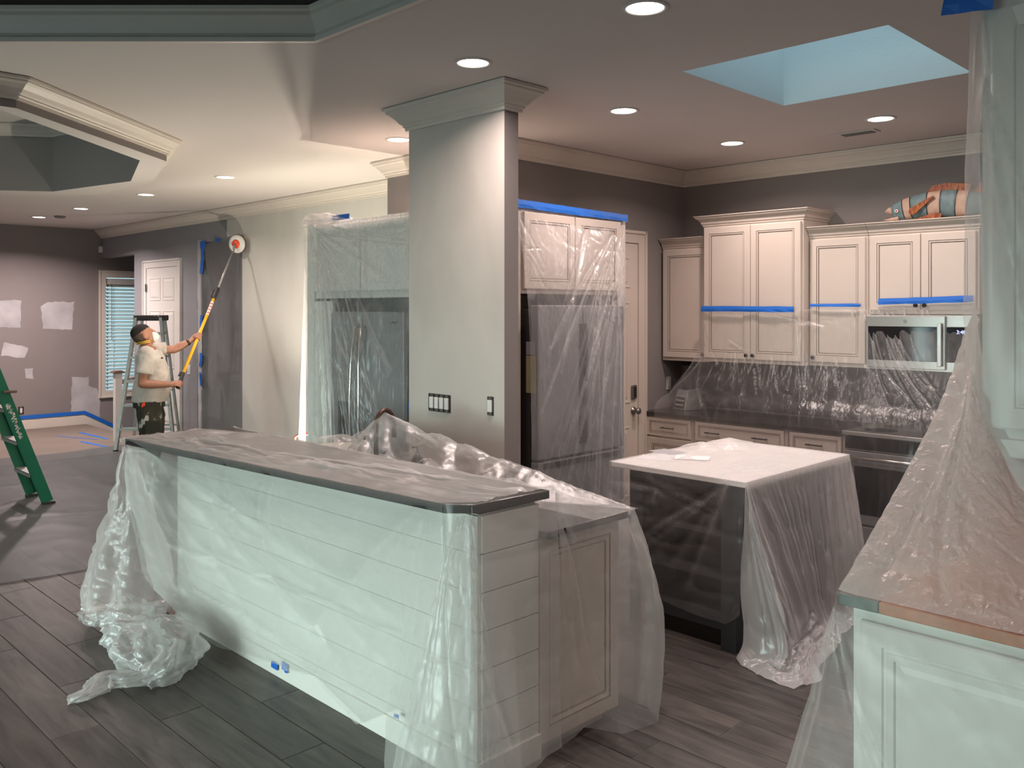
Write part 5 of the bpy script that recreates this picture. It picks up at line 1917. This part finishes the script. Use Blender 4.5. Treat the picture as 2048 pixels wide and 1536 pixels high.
# end drape below the lower worktop and the far side of it
st = [
    [(2.615, 2.370, 1.076), (2.61, 2.338, .80), (2.60, 2.335, .40), (2.60, 2.33, .06)],
    [(2.70, 2.345, 1.035), (2.72, 2.325, .72), (2.72, 2.33, .38), (2.72, 2.31, .10)],
    [(2.90, 2.345, .972), (2.92, 2.32, .68), (2.92, 2.31, .36), (2.92, 2.26, .02)],
    [(3.11, 2.345, .918), (3.17, 2.27, .66), (3.20, 2.24, .36), (3.13, 2.24, .01)],
    [(3.125, 2.38, .918), (3.24, 2.36, .66), (3.27, 2.36, .36), (3.22, 2.34, .01)],
    [(3.125, 2.75, .918), (3.18, 2.75, .66), (3.21, 2.75, .36), (3.20, 2.75, .02)],
    [(3.125, 3.6, .918), (3.15, 3.6, .66), (3.18, 3.6, .36), (3.18, 3.6, .05)],
    [(3.125, 4.9, .918), (3.15, 4.9, .66), (3.18, 4.9, .36), (3.18, 4.9, .05)],
]
bf.sheet(st, res=.016, folds=((3.0, .012, .1, .3),), crumple=.006, cscale=5, seed=44, base=.12, opc=.2, opn=.1,
         creases=fan((0.02, .02), [(.12, .7), (.05, .9), (.3, .95), (.18, .5)], .012, .014, .25) + fan((.53, .01), [(.6, .5), (.5, .6), (.72, .9), (.45, .9), (.56, .8)], .014, .014, .3), mask=lambda T, S: np.clip(T * 9, 0, 1))
# tent over the sink side
gx = np.linspace(2.56, 3.135, 60)
gy = np.linspace(2.34, 4.98, 260)
GX, GY = np.meshgrid(gx, gy, indexing='ij')


def cone(cx, cy, top_z, kn, kf, kx):
    dy = GY - cy
    k = np.where(dy < 0, kn, kf)
    return top_z - np.sqrt((dy * k) ** 2 + ((GX - cx) * kx) ** 2)


lin = np.clip(1.08 - (GX - 2.57) * .62, .918, 1.08)
# a taut line from faucet to near corner
lx, ly = 3.115, 2.35
tpar = np.clip((3.83 - GY) / (3.83 - ly), 0, 1)
cxl = 2.85 + (lx - 2.85) * tpar
hl = 1.25 - (1.25 - .922) * tpar ** .92 - np.abs(GX - cxl) * (.75 - .2 * tpar)
hl = np.where(GY > 3.83, 0, hl)
Z = np.maximum.reduce([lin, hl, cone(2.85, 3.83, 1.25, 1.3, 1.05, 1.1), cone(2.86, 4.02, 1.135, .8, .7, .8), .912 + np.sqrt(np.clip(.175 ** 2 - ((GX - 2.84) ** 2 + (GY - 4.28) ** 2) * .8, 0, 1)) * .95, cone(2.76, 3.38, 1.06, .5, .5, .6)])
Z = Z + (.006 * (ridged(GX * 7, GY * 5, 3) - .9) + .007 * (ridged(GX * 15 + GY * 6, GY * 9, 13) - .9)) * np.clip((Z - .93) * 12, .25, 1)
rad = np.hypot(GX - 2.85, GY - 3.83)
th_ = np.arctan2(GY - 3.83, GX - 2.85)
Z = Z + np.clip((Z - .95) * 8, 0, 1) * .022 * (np.abs(np.sin(th_ * 5.5 + 2.5 * vn(rad * 5, th_ * 2, 6))) - .5) * np.clip(rad * 5, 0, 1)
Z = Z - .03 * np.exp(-((GY - 3.55) / .06) ** 2) * np.clip((Z - 1.0) * 8, 0, 1)
ppm = np.stack([GX, GY, Z], -1)
bf.V.append(ppm.reshape(-1, 3))
bf.O.append((-.02 + .3 * np.clip(ridged(GX * 7, GY * 5, 3) - 1.0, 0, 1) + .30 * np.clip(ridged(GX * 26, GY * 9, 8) - 1.15, 0, 1) + .08 * np.clip((Z - .97) * 5, 0, 1)).reshape(-1))
nu, nv = GX.shape
i, j = np.meshgrid(np.arange(nu - 1), np.arange(nv - 1), indexing='ij')
a = bf.n + i * nv + j
bf.Fc.append(np.stack([a, a + 1, a + nv + 1, a + nv], -1).reshape(-1, 4))
bf.n += nu * nv
bf.build('plastic_sheet', M['film_bar'], 'large milky plastic sheet draped over the whole bar and its lower worktop')

# --- gathered film hanging from the far corner of the bar, and its bundle on the floor
gf = Film()
st = []
for k in range(15):
    a = k / 14
    ang_ = -.9 + a * 4.3                       # round the corner, from camera-right to the far side
    top_ = Vector((1.945, 5.04, 1.072)) + Vector((.012 * math.cos(ang_), .012 * math.sin(ang_), 0))
    cx, cy = 2.06, 5.17
    r1, r2, r3 = (.10, .19, .24)
    st.append([top_, Vector((cx - .05 - r1 * math.cos(ang_), cy - .06 - r1 * 1.1 * math.sin(ang_), .72)),
               Vector((cx - .04 - r2 * math.cos(ang_), cy - .02 - r2 * 1.1 * math.sin(ang_), .40)),
               Vector((cx - .04 - (r3 + .02 * math.sin(k * 2.3)) * math.cos(ang_), cy - r3 * 1.1 * math.sin(ang_), .12)),
               Vector((cx - .02 - (r3 - .05) * math.cos(ang_), cy - (r3 - .03) * math.sin(ang_), .03))])
gf.sheet(st, res=.014, folds=((5.5, .020, .15, .6), (11, .007, .1, 2.0)), crumple=.022, cscale=7, seed=51, base=.10, opc=.45, opn=.2, smooth_s=True)
gf.build('plastic_sheet', M['film_bag'], 'gathered clear film hanging bunched from the far left corner of the bar')


def bag(F_, path, radii, seed, base=.05, res=26, squash=.8, am=.35):
    P = catmull(np.array([tuple(p) for p in path], float), np.linspace(0, 1, 60))
    Rr = np.interp(np.linspace(0, 1, 60), np.linspace(0, 1, len(radii)), radii)
    th = np.linspace(0, 2 * PI, 49)
    d = np.gradient(P, axis=0)
    d /= np.linalg.norm(d, axis=1, keepdims=True)
    up = np.array([0, 0, 1.0])
    sd = np.cross(d, up)
    sd /= np.maximum(np.linalg.norm(sd, axis=1, keepdims=True), 1e-6)
    u2 = np.cross(sd, d)
    S = np.linspace(0, 1, 60)[:, None] * np.ones((1, 49))
    TH = np.ones((60, 1)) * th[None]
    cx_, sy_ = np.cos(TH), np.sin(TH)
    rr = Rr[:, None] * (1 + am * (ridged(S * 6 + cx_ * 1.2, sy_ * 1.5 + S * 3, seed) - .9) + .12 * np.sin(TH * 5 + S * 9))
    G = P[:, None] + sd[:, None] * (cx_ * rr)[..., None] + u2[:, None] * (sy_ * rr * squash)[..., None]
    F_.V.append(G.reshape(-1, 3))
    F_.O.append((base + .55 * np.clip(ridged(S * 6 + cx_ * 1.2, sy_ * 1.5 + S * 3, seed) - .95, 0, 1)).reshape(-1))
    nu, nv = 60, 49
    i, j = np.meshgrid(np.arange(nu - 1), np.arange(nv - 1), indexing='ij')
    a = F_.n + i * nv + j
    F_.Fc.append(np.stack([a, a + 1, a + nv + 1, a + nv], -1).reshape(-1, 4))
    F_.n += nu * nv


b2 = Film()
p_a, p_b, p_c, p_d = pt(262, 1245, Z=.15), pt(300, 1290, Z=.12), pt(355, 1290, Z=.10), pt(330, 1345, Z=.06)
bag(b2, [pt(250, 1210, Z=.22), pt(262, 1255, Z=.16), pt(285, 1300, Z=.12), pt(300, 1345, Z=.06)], [.10, .12, .12, .06], 5, am=.4)
bag(b2, [pt(290, 1240, Z=.14), pt(340, 1262, Z=.12), pt(362, 1300, Z=.10), pt(330, 1335, Z=.07), pt(285, 1350, Z=.05)], [.05, .085, .10, .09, .06], 8, am=.45)
bag(b2, [pt(320, 1345, Z=.05), pt(270, 1360, Z=.05), pt(220, 1360, Z=.05), pt(175, 1385, Z=.035), pt(137, 1400, Z=.012)], [.05, .045, .065, .045, .03], 11, squash=.55, am=.4)
bag(b2, [pt(165, 1225, Z=.10), pt(200, 1232, Z=.09), pt(260, 1225, Z=.12), pt(330, 1215, Z=.14)], [.05, .07, .07, .05], 15, squash=.7, am=.4)
b2.build('plastic_bundle', M['film_bag'], 'crumpled bundle of clear film trailing on the floor left of the bar')

# --- film over the left fridge cabinet
lf = Film()
XE = 3.615
st = [
    [(3.67, 5.975, 2.43), (3.60, 5.80, 1.9), (3.58, 5.75, 1.0), (3.58, 5.75, .02)],
    [(3.67, 5.95, 2.44), (3.59, 5.76, 1.9), (3.55, 5.70, 1.0), (3.55, 5.70, .02)],
    [(3.67, 5.75, 2.45), (3.59, 5.60, 1.9), (3.55, 5.55, 1.0), (3.55, 5.55, .02)],
    [(3.67, 5.3, 2.44), (3.59, 5.25, 1.9), (3.54, 5.2, 1.0), (3.54, 5.2, .02)],
    [(3.67, 4.9, 2.45), (3.60, 4.9, 1.9), (3.56, 4.9, 1.0), (3.55, 4.9, .02)],
    [(3.67, 4.56, 2.46), (3.61, 4.56, 1.9), (3.59, 4.56, 1.0), (3.58, 4.56, .02)],
]
pin = (.10, .02)
cre = fan(pin, [(.30, 1.0), (.36, 1.6), (.42, 2.3), (.55, 2.0), (.62, 2.4), (.75, 1.9), (.85, 2.0), (1.0, 1.4), (1.1, 1.55), (1.15, .7), (1.25, 1.3), (.7, 1.3), (.9, 1.1)], .018, .013, .5)
cre += [((R_(.3, .9), R_(.8, 1.3)), (R_(.8, 1.4), R_(1.6, 2.3)), .008, .009, .3) for _ in range(14)]
cre += [((R_(.2, 1.2), R_(.03, .3)), (R_(.5, 1.4), R_(.2, .4)), .010, .012, .3) for _ in range(8)]
lf.sheet([[(3.69, 5.975, 2.30), (3.67, 5.99, 1.5), (3.66, 6.03, .7), (3.64, 6.06, .02)], [(3.69, 5.97, 2.30), (3.69, 5.965, 1.5), (3.69, 5.965, .7), (3.69, 5.965, .02)]], res=.012, folds=(), crumple=.004, seed=62, base=.6)
lf.sheet(st, res=.009, folds=((1.6, .009, .4, .3),), crumple=.006, cscale=5, seed=61, base=.0, creases=cre, opc=.15, opn=.06, aniso=(1.3, .8))
bag(lf, [(3.66, 5.97, 2.46), (3.64, 5.8, 2.48), (3.64, 5.6, 2.475), (3.66, 5.3, 2.455)], [.015, .05, .045, .01], 21, base=.25)
lf.build('plastic_sheet', M['film'], 'clear film hung over the left fridge, gathered at its upper left corner')
tape('blue tape piece holding the film above the left fridge', (3.645, 5.52, 2.49), (3.645, 5.30, 2.49), .035, NX)

# --- film over the fridge right of the column
rf = Film()
YF = 3.80
st = [
    [(3.985, 3.955, 2.455), (3.985, 3.85, 1.9), (3.98, 3.81, 1.0), (3.95, 3.80, .02)],
    [(4.05, 3.955, 2.45), (4.05, 3.83, 1.9), (4.04, 3.79, 1.0), (4.02, 3.78, .02)],
    [(4.5, 3.955, 2.44), (4.5, 3.82, 1.9), (4.5, 3.77, 1.0), (4.5, 3.75, .02)],
    [(4.9, 3.955, 2.43), (4.88, 3.82, 1.9), (4.87, 3.78, 1.0), (4.90, 3.74, .02)],
    [(5.12, 3.95, 2.42), (5.02, 3.86, 1.9), (4.97, 3.84, 1.0), (5.02, 3.74, .02)],
    [(5.13, 4.0, 2.42), (5.05, 3.98, 1.9), (5.02, 3.98, 1.0), (5.30, 3.86, .02)],
]
cre = []
cre += fan((.78, .0), [(.45, .85), (.40, .9), (.25, 1.1), (.30, 1.3)], .016, .010, .75)
cre += fan((1.13, .02), [(.2, 1.15), (.3, 1.9), (.55, 2.2), (.75, 2.3), (.85, 2.4), (.95, 2.4), (.1, 1.5), (.9, 1.5)], .018, .012, .65)
cre += [((R_(.7, 1.05), R_(.5, 1.0)), (R_(.1, .7), R_(1.7, 2.4)), .010, .008, .45) for _ in range(16)]
cre += [((.05, R_(.05, .6)), (R_(.06, .2), R_(.3, .8)), .008, .01, .4) for _ in range(5)]
rf.sheet(st, res=.009, folds=((2.3, .008, .4, .3),), crumple=.006, cscale=6, seed=71, creases=cre, opc=.15, opn=.06, base=.03, aniso=(1.2, .7))
rf.build('plastic_sheet', M['film'], 'clear film taped over the fridge right of the column')
tape('long blue tape along the top of the film over the right fridge', (3.99, 3.948, 2.505), (5.14, 3.948, 2.49), .052, (0, -1, 0), wobble=.006)
b_o = tape('short blue tape strip standing beside the left fridge', (3.655, 4.61, 1.18), (3.655, 4.61, 1.08), .02, NX)

# --- film in front of the back wall kitchen run
kf = Film()
st = [
    [(6.35, 4.08, 1.80), (6.34, 4.15, 1.40), (6.25, 4.35, 1.10), (6.14, 4.42, .90), (6.08, 4.20, .25)],
    [(6.34, 4.04, 1.795), (6.33, 4.04, 1.40), (6.22, 4.12, 1.12), (6.13, 4.16, .90), (6.05, 4.10, .10)],
    [(6.335, 3.70, 1.79), (6.33, 3.70, 1.40), (6.23, 3.70, 1.14), (6.13, 3.70, .90), (6.04, 3.70, .02)],
    [(6.335, 3.22, 1.79), (6.33, 3.22, 1.40), (6.23, 3.22, 1.14), (6.13, 3.22, .90), (6.04, 3.22, .02)],
    [(6.42, 3.15, 1.80), (6.36, 3.12, 1.40), (6.24, 3.10, 1.14), (6.12, 3.10, .90), (6.04, 3.10, .02)],
    [(6.42, 2.74, 1.80), (6.34, 2.74, 1.40), (6.23, 2.74, 1.14), (6.10, 2.74, .90), (6.02, 2.74, .02)],
    [(6.43, 2.55, 1.815), (6.33, 2.55, 1.40), (6.22, 2.50, 1.14), (6.09, 2.46, .90), (6.00, 2.46, .02)],
    [(6.43, 1.97, 1.82), (6.33, 1.95, 1.40), (6.22, 1.90, 1.14), (6.09, 1.85, .90), (6.00, 1.80, .02)],
]
cre = [((.06, .35), (.55, 1.8), .01, .02, .15)]
for k in range(44):
    s0 = R_(.25, 1.45)
    t0 = R_(.40, .60)
    cre.append(((s0, t0), (s0 + R_(-.05, .09), t0 + R_(.18, .42)), .006, .006, .42))
for k in range(20):
    s0 = R_(1.5, 2.2)
    cre.append(((s0, .01), (s0 + R_(-.03, .06), R_(.06, .12)), .010, .006, .55))
for k in range(14):
    s0 = R_(1.55, 2.0)
    cre.append(((s0, R_(.03, .10)), (s0 + R_(.20, .45), R_(.6, 1.0)), .008, .008, .42))
cre += [((.45, .28), (.62, .37), .014, .010, .8), ((.02, .02), (.35, .55), .01, .012, .2), ((.9, .05), (1.3, .14), .012, .014, .5), ((.95, .12), (1.35, .1), .01, .01, .4)]
cre += [((0.0, .0), (.02, 1.0), .01, .012, .35), ((.12, .35), (-.02, 1.0), .02, .02, .3), ((0, .003), (2.2, .003), .004, .006, .4)]
kf.sheet(st, res=.010, folds=((3.6, .006, .2, .5),), crumple=.005, cscale=6, seed=81, creases=cre, opc=.12, opn=.05, base=-.03, aniso=(1.6, .6))
kf.build('plastic_sheet', M['film_thin'], 'thin clear film taped across the back kitchen cabinets, range and worktop')
tape('blue tape across the two doors of the tall cabinet', (6.335, 4.075, 1.825), (6.335, 3.245, 1.82), .045, NX, wobble=.008)
tape('blue tape on the single cabinet right of the tall one', (6.425, 3.16, 1.84), (6.425, 2.76, 1.84), .022, NX, wobble=.006)
tape('blue tape across the cabinet doors above the microwave', (6.425, 2.63, 1.875), (6.425, 1.99, 1.892), .045, NX, wobble=.008)

# --- island film
isf = Film()
ZI = .921
gx = np.linspace(3.975, 5.195, 80)
gy = np.linspace(2.295, 3.185, 60)
GX, GY = np.meshgrid(gx, gy, indexing='ij')
pk_ = np.maximum(0, .055 - .30 * np.hypot((GX - 4.95) * .8, (GY - 2.98) * 1.0))
pk2 = np.maximum(0, .04 - .25 * np.hypot(GX - 4.75, GY - 3.05))
Z = ZI + np.maximum(pk_, pk2) + .006 * ridged(GX * 4, GY * 7, 9) * .6
ed = np.minimum.reduce([GX - 3.975, 5.195 - GX, GY - 2.295, 3.185 - GY])
Z = np.where(ed < .03, np.minimum(Z, ZI + ed * .2), Z)
isf.V.append(np.stack([GX, GY, Z], -1).reshape(-1, 3))
isf.O.append((.12 + .25 * np.clip(ridged(GX * 4, GY * 7, 9) - 1.0, 0, 1)).reshape(-1))
nu, nv = GX.shape
i, j = np.meshgrid(np.arange(nu - 1), np.arange(nv - 1), indexing='ij')
a = i * nv + j
isf.Fc.append(np.stack([a, a + 1, a + nv + 1, a + nv], -1).reshape(-1, 4))
isf.n = nu * nv
# left side (shelves): fairly tight and clear
st = [
    [(4.02, 3.20, ZI), (4.02, 3.26, .62), (4.03, 3.30, .35), (4.04, 3.25, .06)],
    [(3.975, 3.18, ZI), (3.96, 3.20, .62), (3.96, 3.22, .40), (3.98, 3.20, .20)],
    [(3.972, 2.95, ZI), (3.965, 2.95, .66), (3.975, 2.95, .44), (3.99, 2.95, .22)],
    [(3.972, 2.65, ZI), (3.965, 2.65, .66), (3.975, 2.65, .42), (3.99, 2.66, .17)],
    [(3.972, 2.40, ZI), (3.965, 2.40, .66), (3.975, 2.40, .40), (3.99, 2.42, .17)],
    [(3.972, 2.30, ZI), (3.965, 2.31, .66), (3.98, 2.33, .42), (4.02, 2.36, .22)],
]
cre = fan((.95, .02), [(.5, .35), (.35, .5), (.3, .65), (.6, .6), (.7, .7)], .012, .016, .22) + [((R_(.1, .5), R_(.02, .2)), (R_(.3, .9), R_(.1, .3)), .01, .02, .14) for _ in range(8)]
isf.sheet(st, res=.016, folds=((2.2, .006, .3, .9),), crumple=.008, cscale=5, seed=91, creases=cre, opc=.12, opn=.03, base=-.06, aniso=(1, 1.6), mask=lambda T, S: np.clip(T * 9, 0, 1))
# corner fan and right side curtain with puddle
st = [
    [(3.972, 2.30, ZI), (3.975, 2.31, .66), (4.00, 2.34, .42), (4.03, 2.34, .12), (4.00, 2.36, .01)],
    [(3.974, 2.295, ZI), (3.99, 2.27, .66), (4.00, 2.24, .40), (4.00, 2.22, .10), (3.93, 2.30, .006)],
    [(3.976, 2.293, ZI), (4.01, 2.24, .66), (4.03, 2.16, .40), (4.03, 2.10, .10), (3.86, 2.12, .006)],
    [(3.980, 2.291, ZI), (4.06, 2.25, .66), (4.11, 2.18, .40), (4.14, 2.11, .10), (3.86, 1.98, .006)],
    [(3.99, 2.291, ZI), (4.12, 2.28, .66), (4.20, 2.24, .40), (4.26, 2.16, .10), (4.03, 1.93, .006)],
    [(4.05, 2.291, ZI), (4.24, 2.275, .66), (4.34, 2.24, .40), (4.42, 2.18, .10), (4.22, 2.02, .006)],
    [(4.30, 2.291, ZI), (4.42, 2.275, .66), (4.50, 2.25, .40), (4.56, 2.20, .10), (4.50, 2.06, .006)],
    [(4.60, 2.291, ZI), (4.64, 2.275, .66), (4.68, 2.25, .40), (4.72, 2.22, .10), (4.70, 2.12, .006)],
    [(4.90, 2.291, ZI), (4.92, 2.27, .66), (4.94, 2.25, .40), (4.95, 2.22, .10), (4.94, 2.14, .006)],
    [(5.17, 2.291, ZI), (5.20, 2.26, .66), (5.22, 2.22, .40), (5.22, 2.20, .10), (5.24, 2.12, .006)],
    [(5.195, 2.31, ZI), (5.27, 2.30, .66), (5.30, 2.30, .40), (5.27, 2.30, .10), (5.34, 2.22, .006)],
    [(5.195, 2.60, ZI), (5.24, 2.62, .66), (5.26, 2.64, .40), (5.26, 2.65, .10), (5.32, 2.65, .006)],
    [(5.195, 3.18, ZI), (5.22, 3.22, .66), (5.24, 3.24, .40), (5.25, 3.25, .10), (5.30, 3.3, .006)],
]
cre = fan((.03, .02), [(.10, .75), (.22, .95), (.35, 1.0), (.48, 1.0), (.6, 1.0)], .022, .014, .45)
cre += [((s0, .02), (s0 + R_(-.02, .03), R_(.5, 1.0)), .014, .010, .30) for s0 in [1.0 + .075 * k for k in range(14)]]
cre += [((R_(.2, 1.2), R_(.85, 1.1)), (R_(.2, 1.2), R_(.9, 1.2)), .02, .012, .45) for _ in range(22)]
isf.sheet(st, res=.010, folds=((5.0, .014, .2, .3), (9.0, .005, .3, 1.0)), crumple=.007, cscale=7, seed=93, creases=cre, opc=.22, opn=.14, base=.50, aniso=(1.4, .6), mask=lambda T, S: np.clip(T * 8, 0, 1))
isf.build('plastic_sheet', M['film'], 'clear film draped over the charcoal island and puddling on the floor')

# --- film at the right: hung from the upper cabinet, stretched to the worktop, down to the floor
q1 = Film()
# veil over the upper cabinet
st = []
for k, y in enumerate((.955, .90, .70, .45, .20, -.1, -.4)):
    x = 2.945 if k else 3.03
    st.append([(x + .02, y, 2.775), (x - .005, y, 2.2), (x - .01, y, 1.75), (x - .0, y, 1.34), (x + .03 * (k > 1), y + .0, 1.12), (x + .06, y, .935)])
q1.sheet(st[:7], res=.018, folds=((2.0, .012, .5, .8),), crumple=.010, cscale=5, seed=101, base=.10, opc=.14, opn=.14, aniso=(1.4, .6),
         creases=fan((.07, .03), [(.25, .9), (.5, 1.1), (.12, 1.3), (.35, 1.2), (.1, .7)], .014, .014, .3))
q1.build('plastic_sheet', M['film_right2'] if 'film_right2' in M else M['film_bar'], 'tall film veil hanging over the upper cabinet at the right edge')
q2 = Film()
st = [
    [(3.06, .955, 1.80), (2.98, 1.02, 1.50), (2.83, 1.12, 1.20), (2.655, 1.215, .925)],
    [(3.03, .93, 1.78), (2.94, .95, 1.48), (2.80, 1.03, 1.19), (2.643, 1.15, .923)],
    [(3.01, .90, 1.60), (2.92, .90, 1.38), (2.79, .92, 1.14), (2.643, .95, .923)],
    [(3.00, .80, 1.36), (2.92, .78, 1.22), (2.79, .74, 1.06), (2.643, .70, .923)],
    [(3.10, .55, 1.20), (2.98, .52, 1.10), (2.82, .48, 1.00), (2.643, .45, .923)],
    [(3.12, .10, 1.15), (2.98, .08, 1.06), (2.82, .05, .98), (2.643, .0, .923)],
]
q2.sheet(st, res=.009, folds=((1.2, .006, .6, .2),), crumple=.0045, cscale=14, seed=111, base=.62, opc=.35, opn=.05, aniso=(.8, 1.3),
         creases=fan((.02, .02), [(.10, .9), (.16, .9), (.3, .95)], .012, .022, .18) + [((.02, .45), (.7, .42), .006, .006, .5)])
# below the edge, flaring to the floor
st = [
    [(2.650, 1.215, .923), (2.66, 1.30, .62), (2.68, 1.40, .30), (2.68, 1.52, .01)],
    [(2.642, 1.205, .920), (2.62, 1.24, .62), (2.60, 1.33, .30), (2.56, 1.45, .01)],
    [(2.640, 1.10, .920), (2.615, 1.12, .62), (2.58, 1.16, .30), (2.50, 1.25, .01)],
    [(2.640, .85, .920), (2.618, .85, .62), (2.60, .86, .30), (2.54, .90, .01)],
    [(2.640, .50, .920), (2.622, .50, .62), (2.61, .50, .30), (2.58, .50, .01)],
    [(2.640, .0, .920), (2.622, .0, .62), (2.61, .0, .30), (2.58, .0, .01)],
]
q2.sheet(st, res=.014, folds=((1.5, .010, .1, .4),), crumple=.006, cscale=4, seed=121, base=.06, opc=.12, opn=.06, mi=1, opm=lambda T, S, o: np.where(T < .06, -.16, o),
         creases=[((.12, .08), (.75, .85), .012, .014, .16), ((.12, .10), (.68, .9), .008, .010, .12)] + fan((.02, .01), [(.05, .9), (.18, .9)], .01, .014, .2), mask=lambda T, S: np.clip(T * 9, 0, 1))
q2.build('plastic_sheet', (M['film_right'], M['film_right2']), 'crinkled film stretched from the right upper cabinet down over the brown worktop')
tape('blue tape holding the film at the top of the right upper cabinet', (2.935, .99, 2.80), (2.93, .84, 2.78), .07, NX, wobble=.012)

# --- grey film over the doorway behind the worker
df_ = Film()
st = []
for k, (y, zt, zb) in enumerate(((10.93, 2.60, .02), (10.80, 2.64, .02), (10.5, 2.66, .02), (10.1, 2.66, .02), (9.85, 2.66, .02))):
    st.append([(XW - .012, y, zt), (XW + .02 * (k in (1, 2, 3)), y, 1.8), (XW + .03 * (k in (1, 2, 3)), y, .9), (XW - .006, y, zb)])
cre = fan((.05, .05), [(.3, 1.2), (.5, 2.3), (.35, 1.9), (.7, 2.5), (.2, 1.5), (.12, .9)], .016, .02, .25) + fan((1.0, .1), [(.8, 1.0), (.9, 1.6), (.7, 2.1)], .014, .02, .2)
df_.sheet(st, res=.03, folds=((1.8, .012, .4, .2),), crumple=.008, cscale=3, seed=131, creases=cre, opc=.1, opn=.06)
df_.build('plastic_sheet', M['film_dark'], 'grey film masking the doorway behind the worker')
ty = lambda u, v: pt(u, v, X=XW - .012)
for i, (u0, v0, u1, v1, wd, lab) in enumerate(((401, 482, 412, 482, .10, 'blue tape patch at the top left corner of the doorway film'),
                                              (431, 477, 441, 477, .04, 'short blue tape at the top middle of the doorway film'))):
    tape(lab, ty(u0, v0), ty(u1, v1), wd, NX)


def vtape(label, uv, wpx, plane_x, width=.07):
    """vertical strip down a list of picture places on the wall plane"""
    P = [pt(u, v, X=plane_x) for u, v in uv]
    mb = MB()
    vs = []
    for p in P:
        vs += [p + Vector((0, width / 2, 0)), p + Vector((-.004, 0, 0)), p - Vector((0, width / 2, 0))]
    fs = []
    for k in range(len(P) - 1):
        for j in range(2):
            fs.append((k * 3 + j, k * 3 + j + 1, k * 3 + j + 4, k * 3 + j + 3))
    mb.add(vs, fs)
    o = mk('tape_strip', mb, M['tape'], fixn=False)
    s_ = o.modifiers.new('s', 'SOLIDIFY')
    s_.thickness = .001
    return tag(o, label, 'tape')


vtape('long blue tape down the upper left side of the doorway film', [(405, 490), (405, 515), (402, 547)], 8, XW - .014, .085)
vtape('blue tape piece behind the yellow pole', [(403, 630), (402, 645), (402, 658)], 8, XW - .014, .07)
vtape('blue tape piece below the raised hand', [(402, 706), (402, 720), (400, 733)], 8, XW - .014, .07)
vtape('narrow blue tape piece lowest on the doorway film', [(400, 745), (401, 760), (402, 772)], 6, XW - .014, .045)
# tape along the baseboard, down the stair skirt and on the paper
tape('long blue tape along the top of the far baseboard', (-1.5, FARW - .018, .21), (4.95, FARW - .018, .21), .055, (0, -1, 0), wobble=.002)
tape('blue tape sloping down beside the stair', (4.95, FARW - .018, .21), (5.9, FARW - .018, -.33), .055, (0, -1, 0), wobble=.002)


def ftape(label, a, b, wd=.05):
    a, b = Vector(a), Vector(b)
    d = (b - a).normalized()
    s_ = Vector((-d.y, d.x, 0)) * wd / 2
    mb = MB().add([a - s_, a + s_, b + s_, b - s_, a - s_ + Vector((0, 0, .0015)), a + s_ + Vector((0, 0, .0015)), b + s_ + Vector((0, 0, .0015)), b - s_ + Vector((0, 0, .0015))],
                  [(0, 1, 2, 3), (4, 5, 6, 7), (0, 1, 5, 4), (1, 2, 6, 5), (2, 3, 7, 6), (3, 0, 4, 7)])
    return tag(mk('floor_tape', mb, M['tape']), label, 'tape')


ftape('blue tape line on the floor paper nearest the far wall', pt(160, 865, Z=.006), pt(215, 878, Z=.006))
ftape('blue tape line across the floor paper, nearer the bar', pt(162, 883, Z=.006), pt(215, 894, Z=.006))
ftape('faint blue tape joint in the middle of the floor paper', pt(110, 872, Z=.006), pt(195, 879, Z=.006), .025)
# tape bits at the foot of the bar
bt1, bt2 = pt(551, 1330, X=2.212), pt(571, 1333, X=2.212)
tape('left of two small blue tape bits at the foot of the bar', bt1 + Vector((0, .03, .015)), bt1 + Vector((0, -.03, .01)), .03, NX)
tape('right of two small blue tape bits at the foot of the bar', bt2 + Vector((0, .025, .02)), bt2 + Vector((0, -.03, .015)), .04, NX)
tape('tiny blue tape bit by the white fold at the foot of the bar', pt(795, 1428, X=2.2) + Vector((0, .015, 0)), pt(795, 1428, X=2.2) + Vector((0, -.015, 0)), .015, NX)

GROUPS = {'recessed_light': 'recessed ceiling lights', 'upper_cabinet': 'upper kitchen cabinets', 'base_cabinet': 'base kitchen cabinets', 'tape_strip': 'strips of blue masking tape',
          'floor_tape': 'blue tape lines on the floor paper', 'paper_sheet': 'papers on the island under the film', 'plastic_sheet': 'protective plastic sheets', 'step_ladder': 'step ladders',
          'refrigerator': 'refrigerators under film', 'light_switch': 'wall switches', 'worktop': 'stone worktops', 'pantry_cabinet': 'fridge surround cabinets', 'soap_bottle': 'bottles by the faucet', 'paper_note': 'notes on the side of the fridge'}
for o in bpy.data.objects:
    if o.parent is None and 'label' in o:
        g = GROUPS.get(o.name.split('.')[0])
        if g:
            o['group'] = g
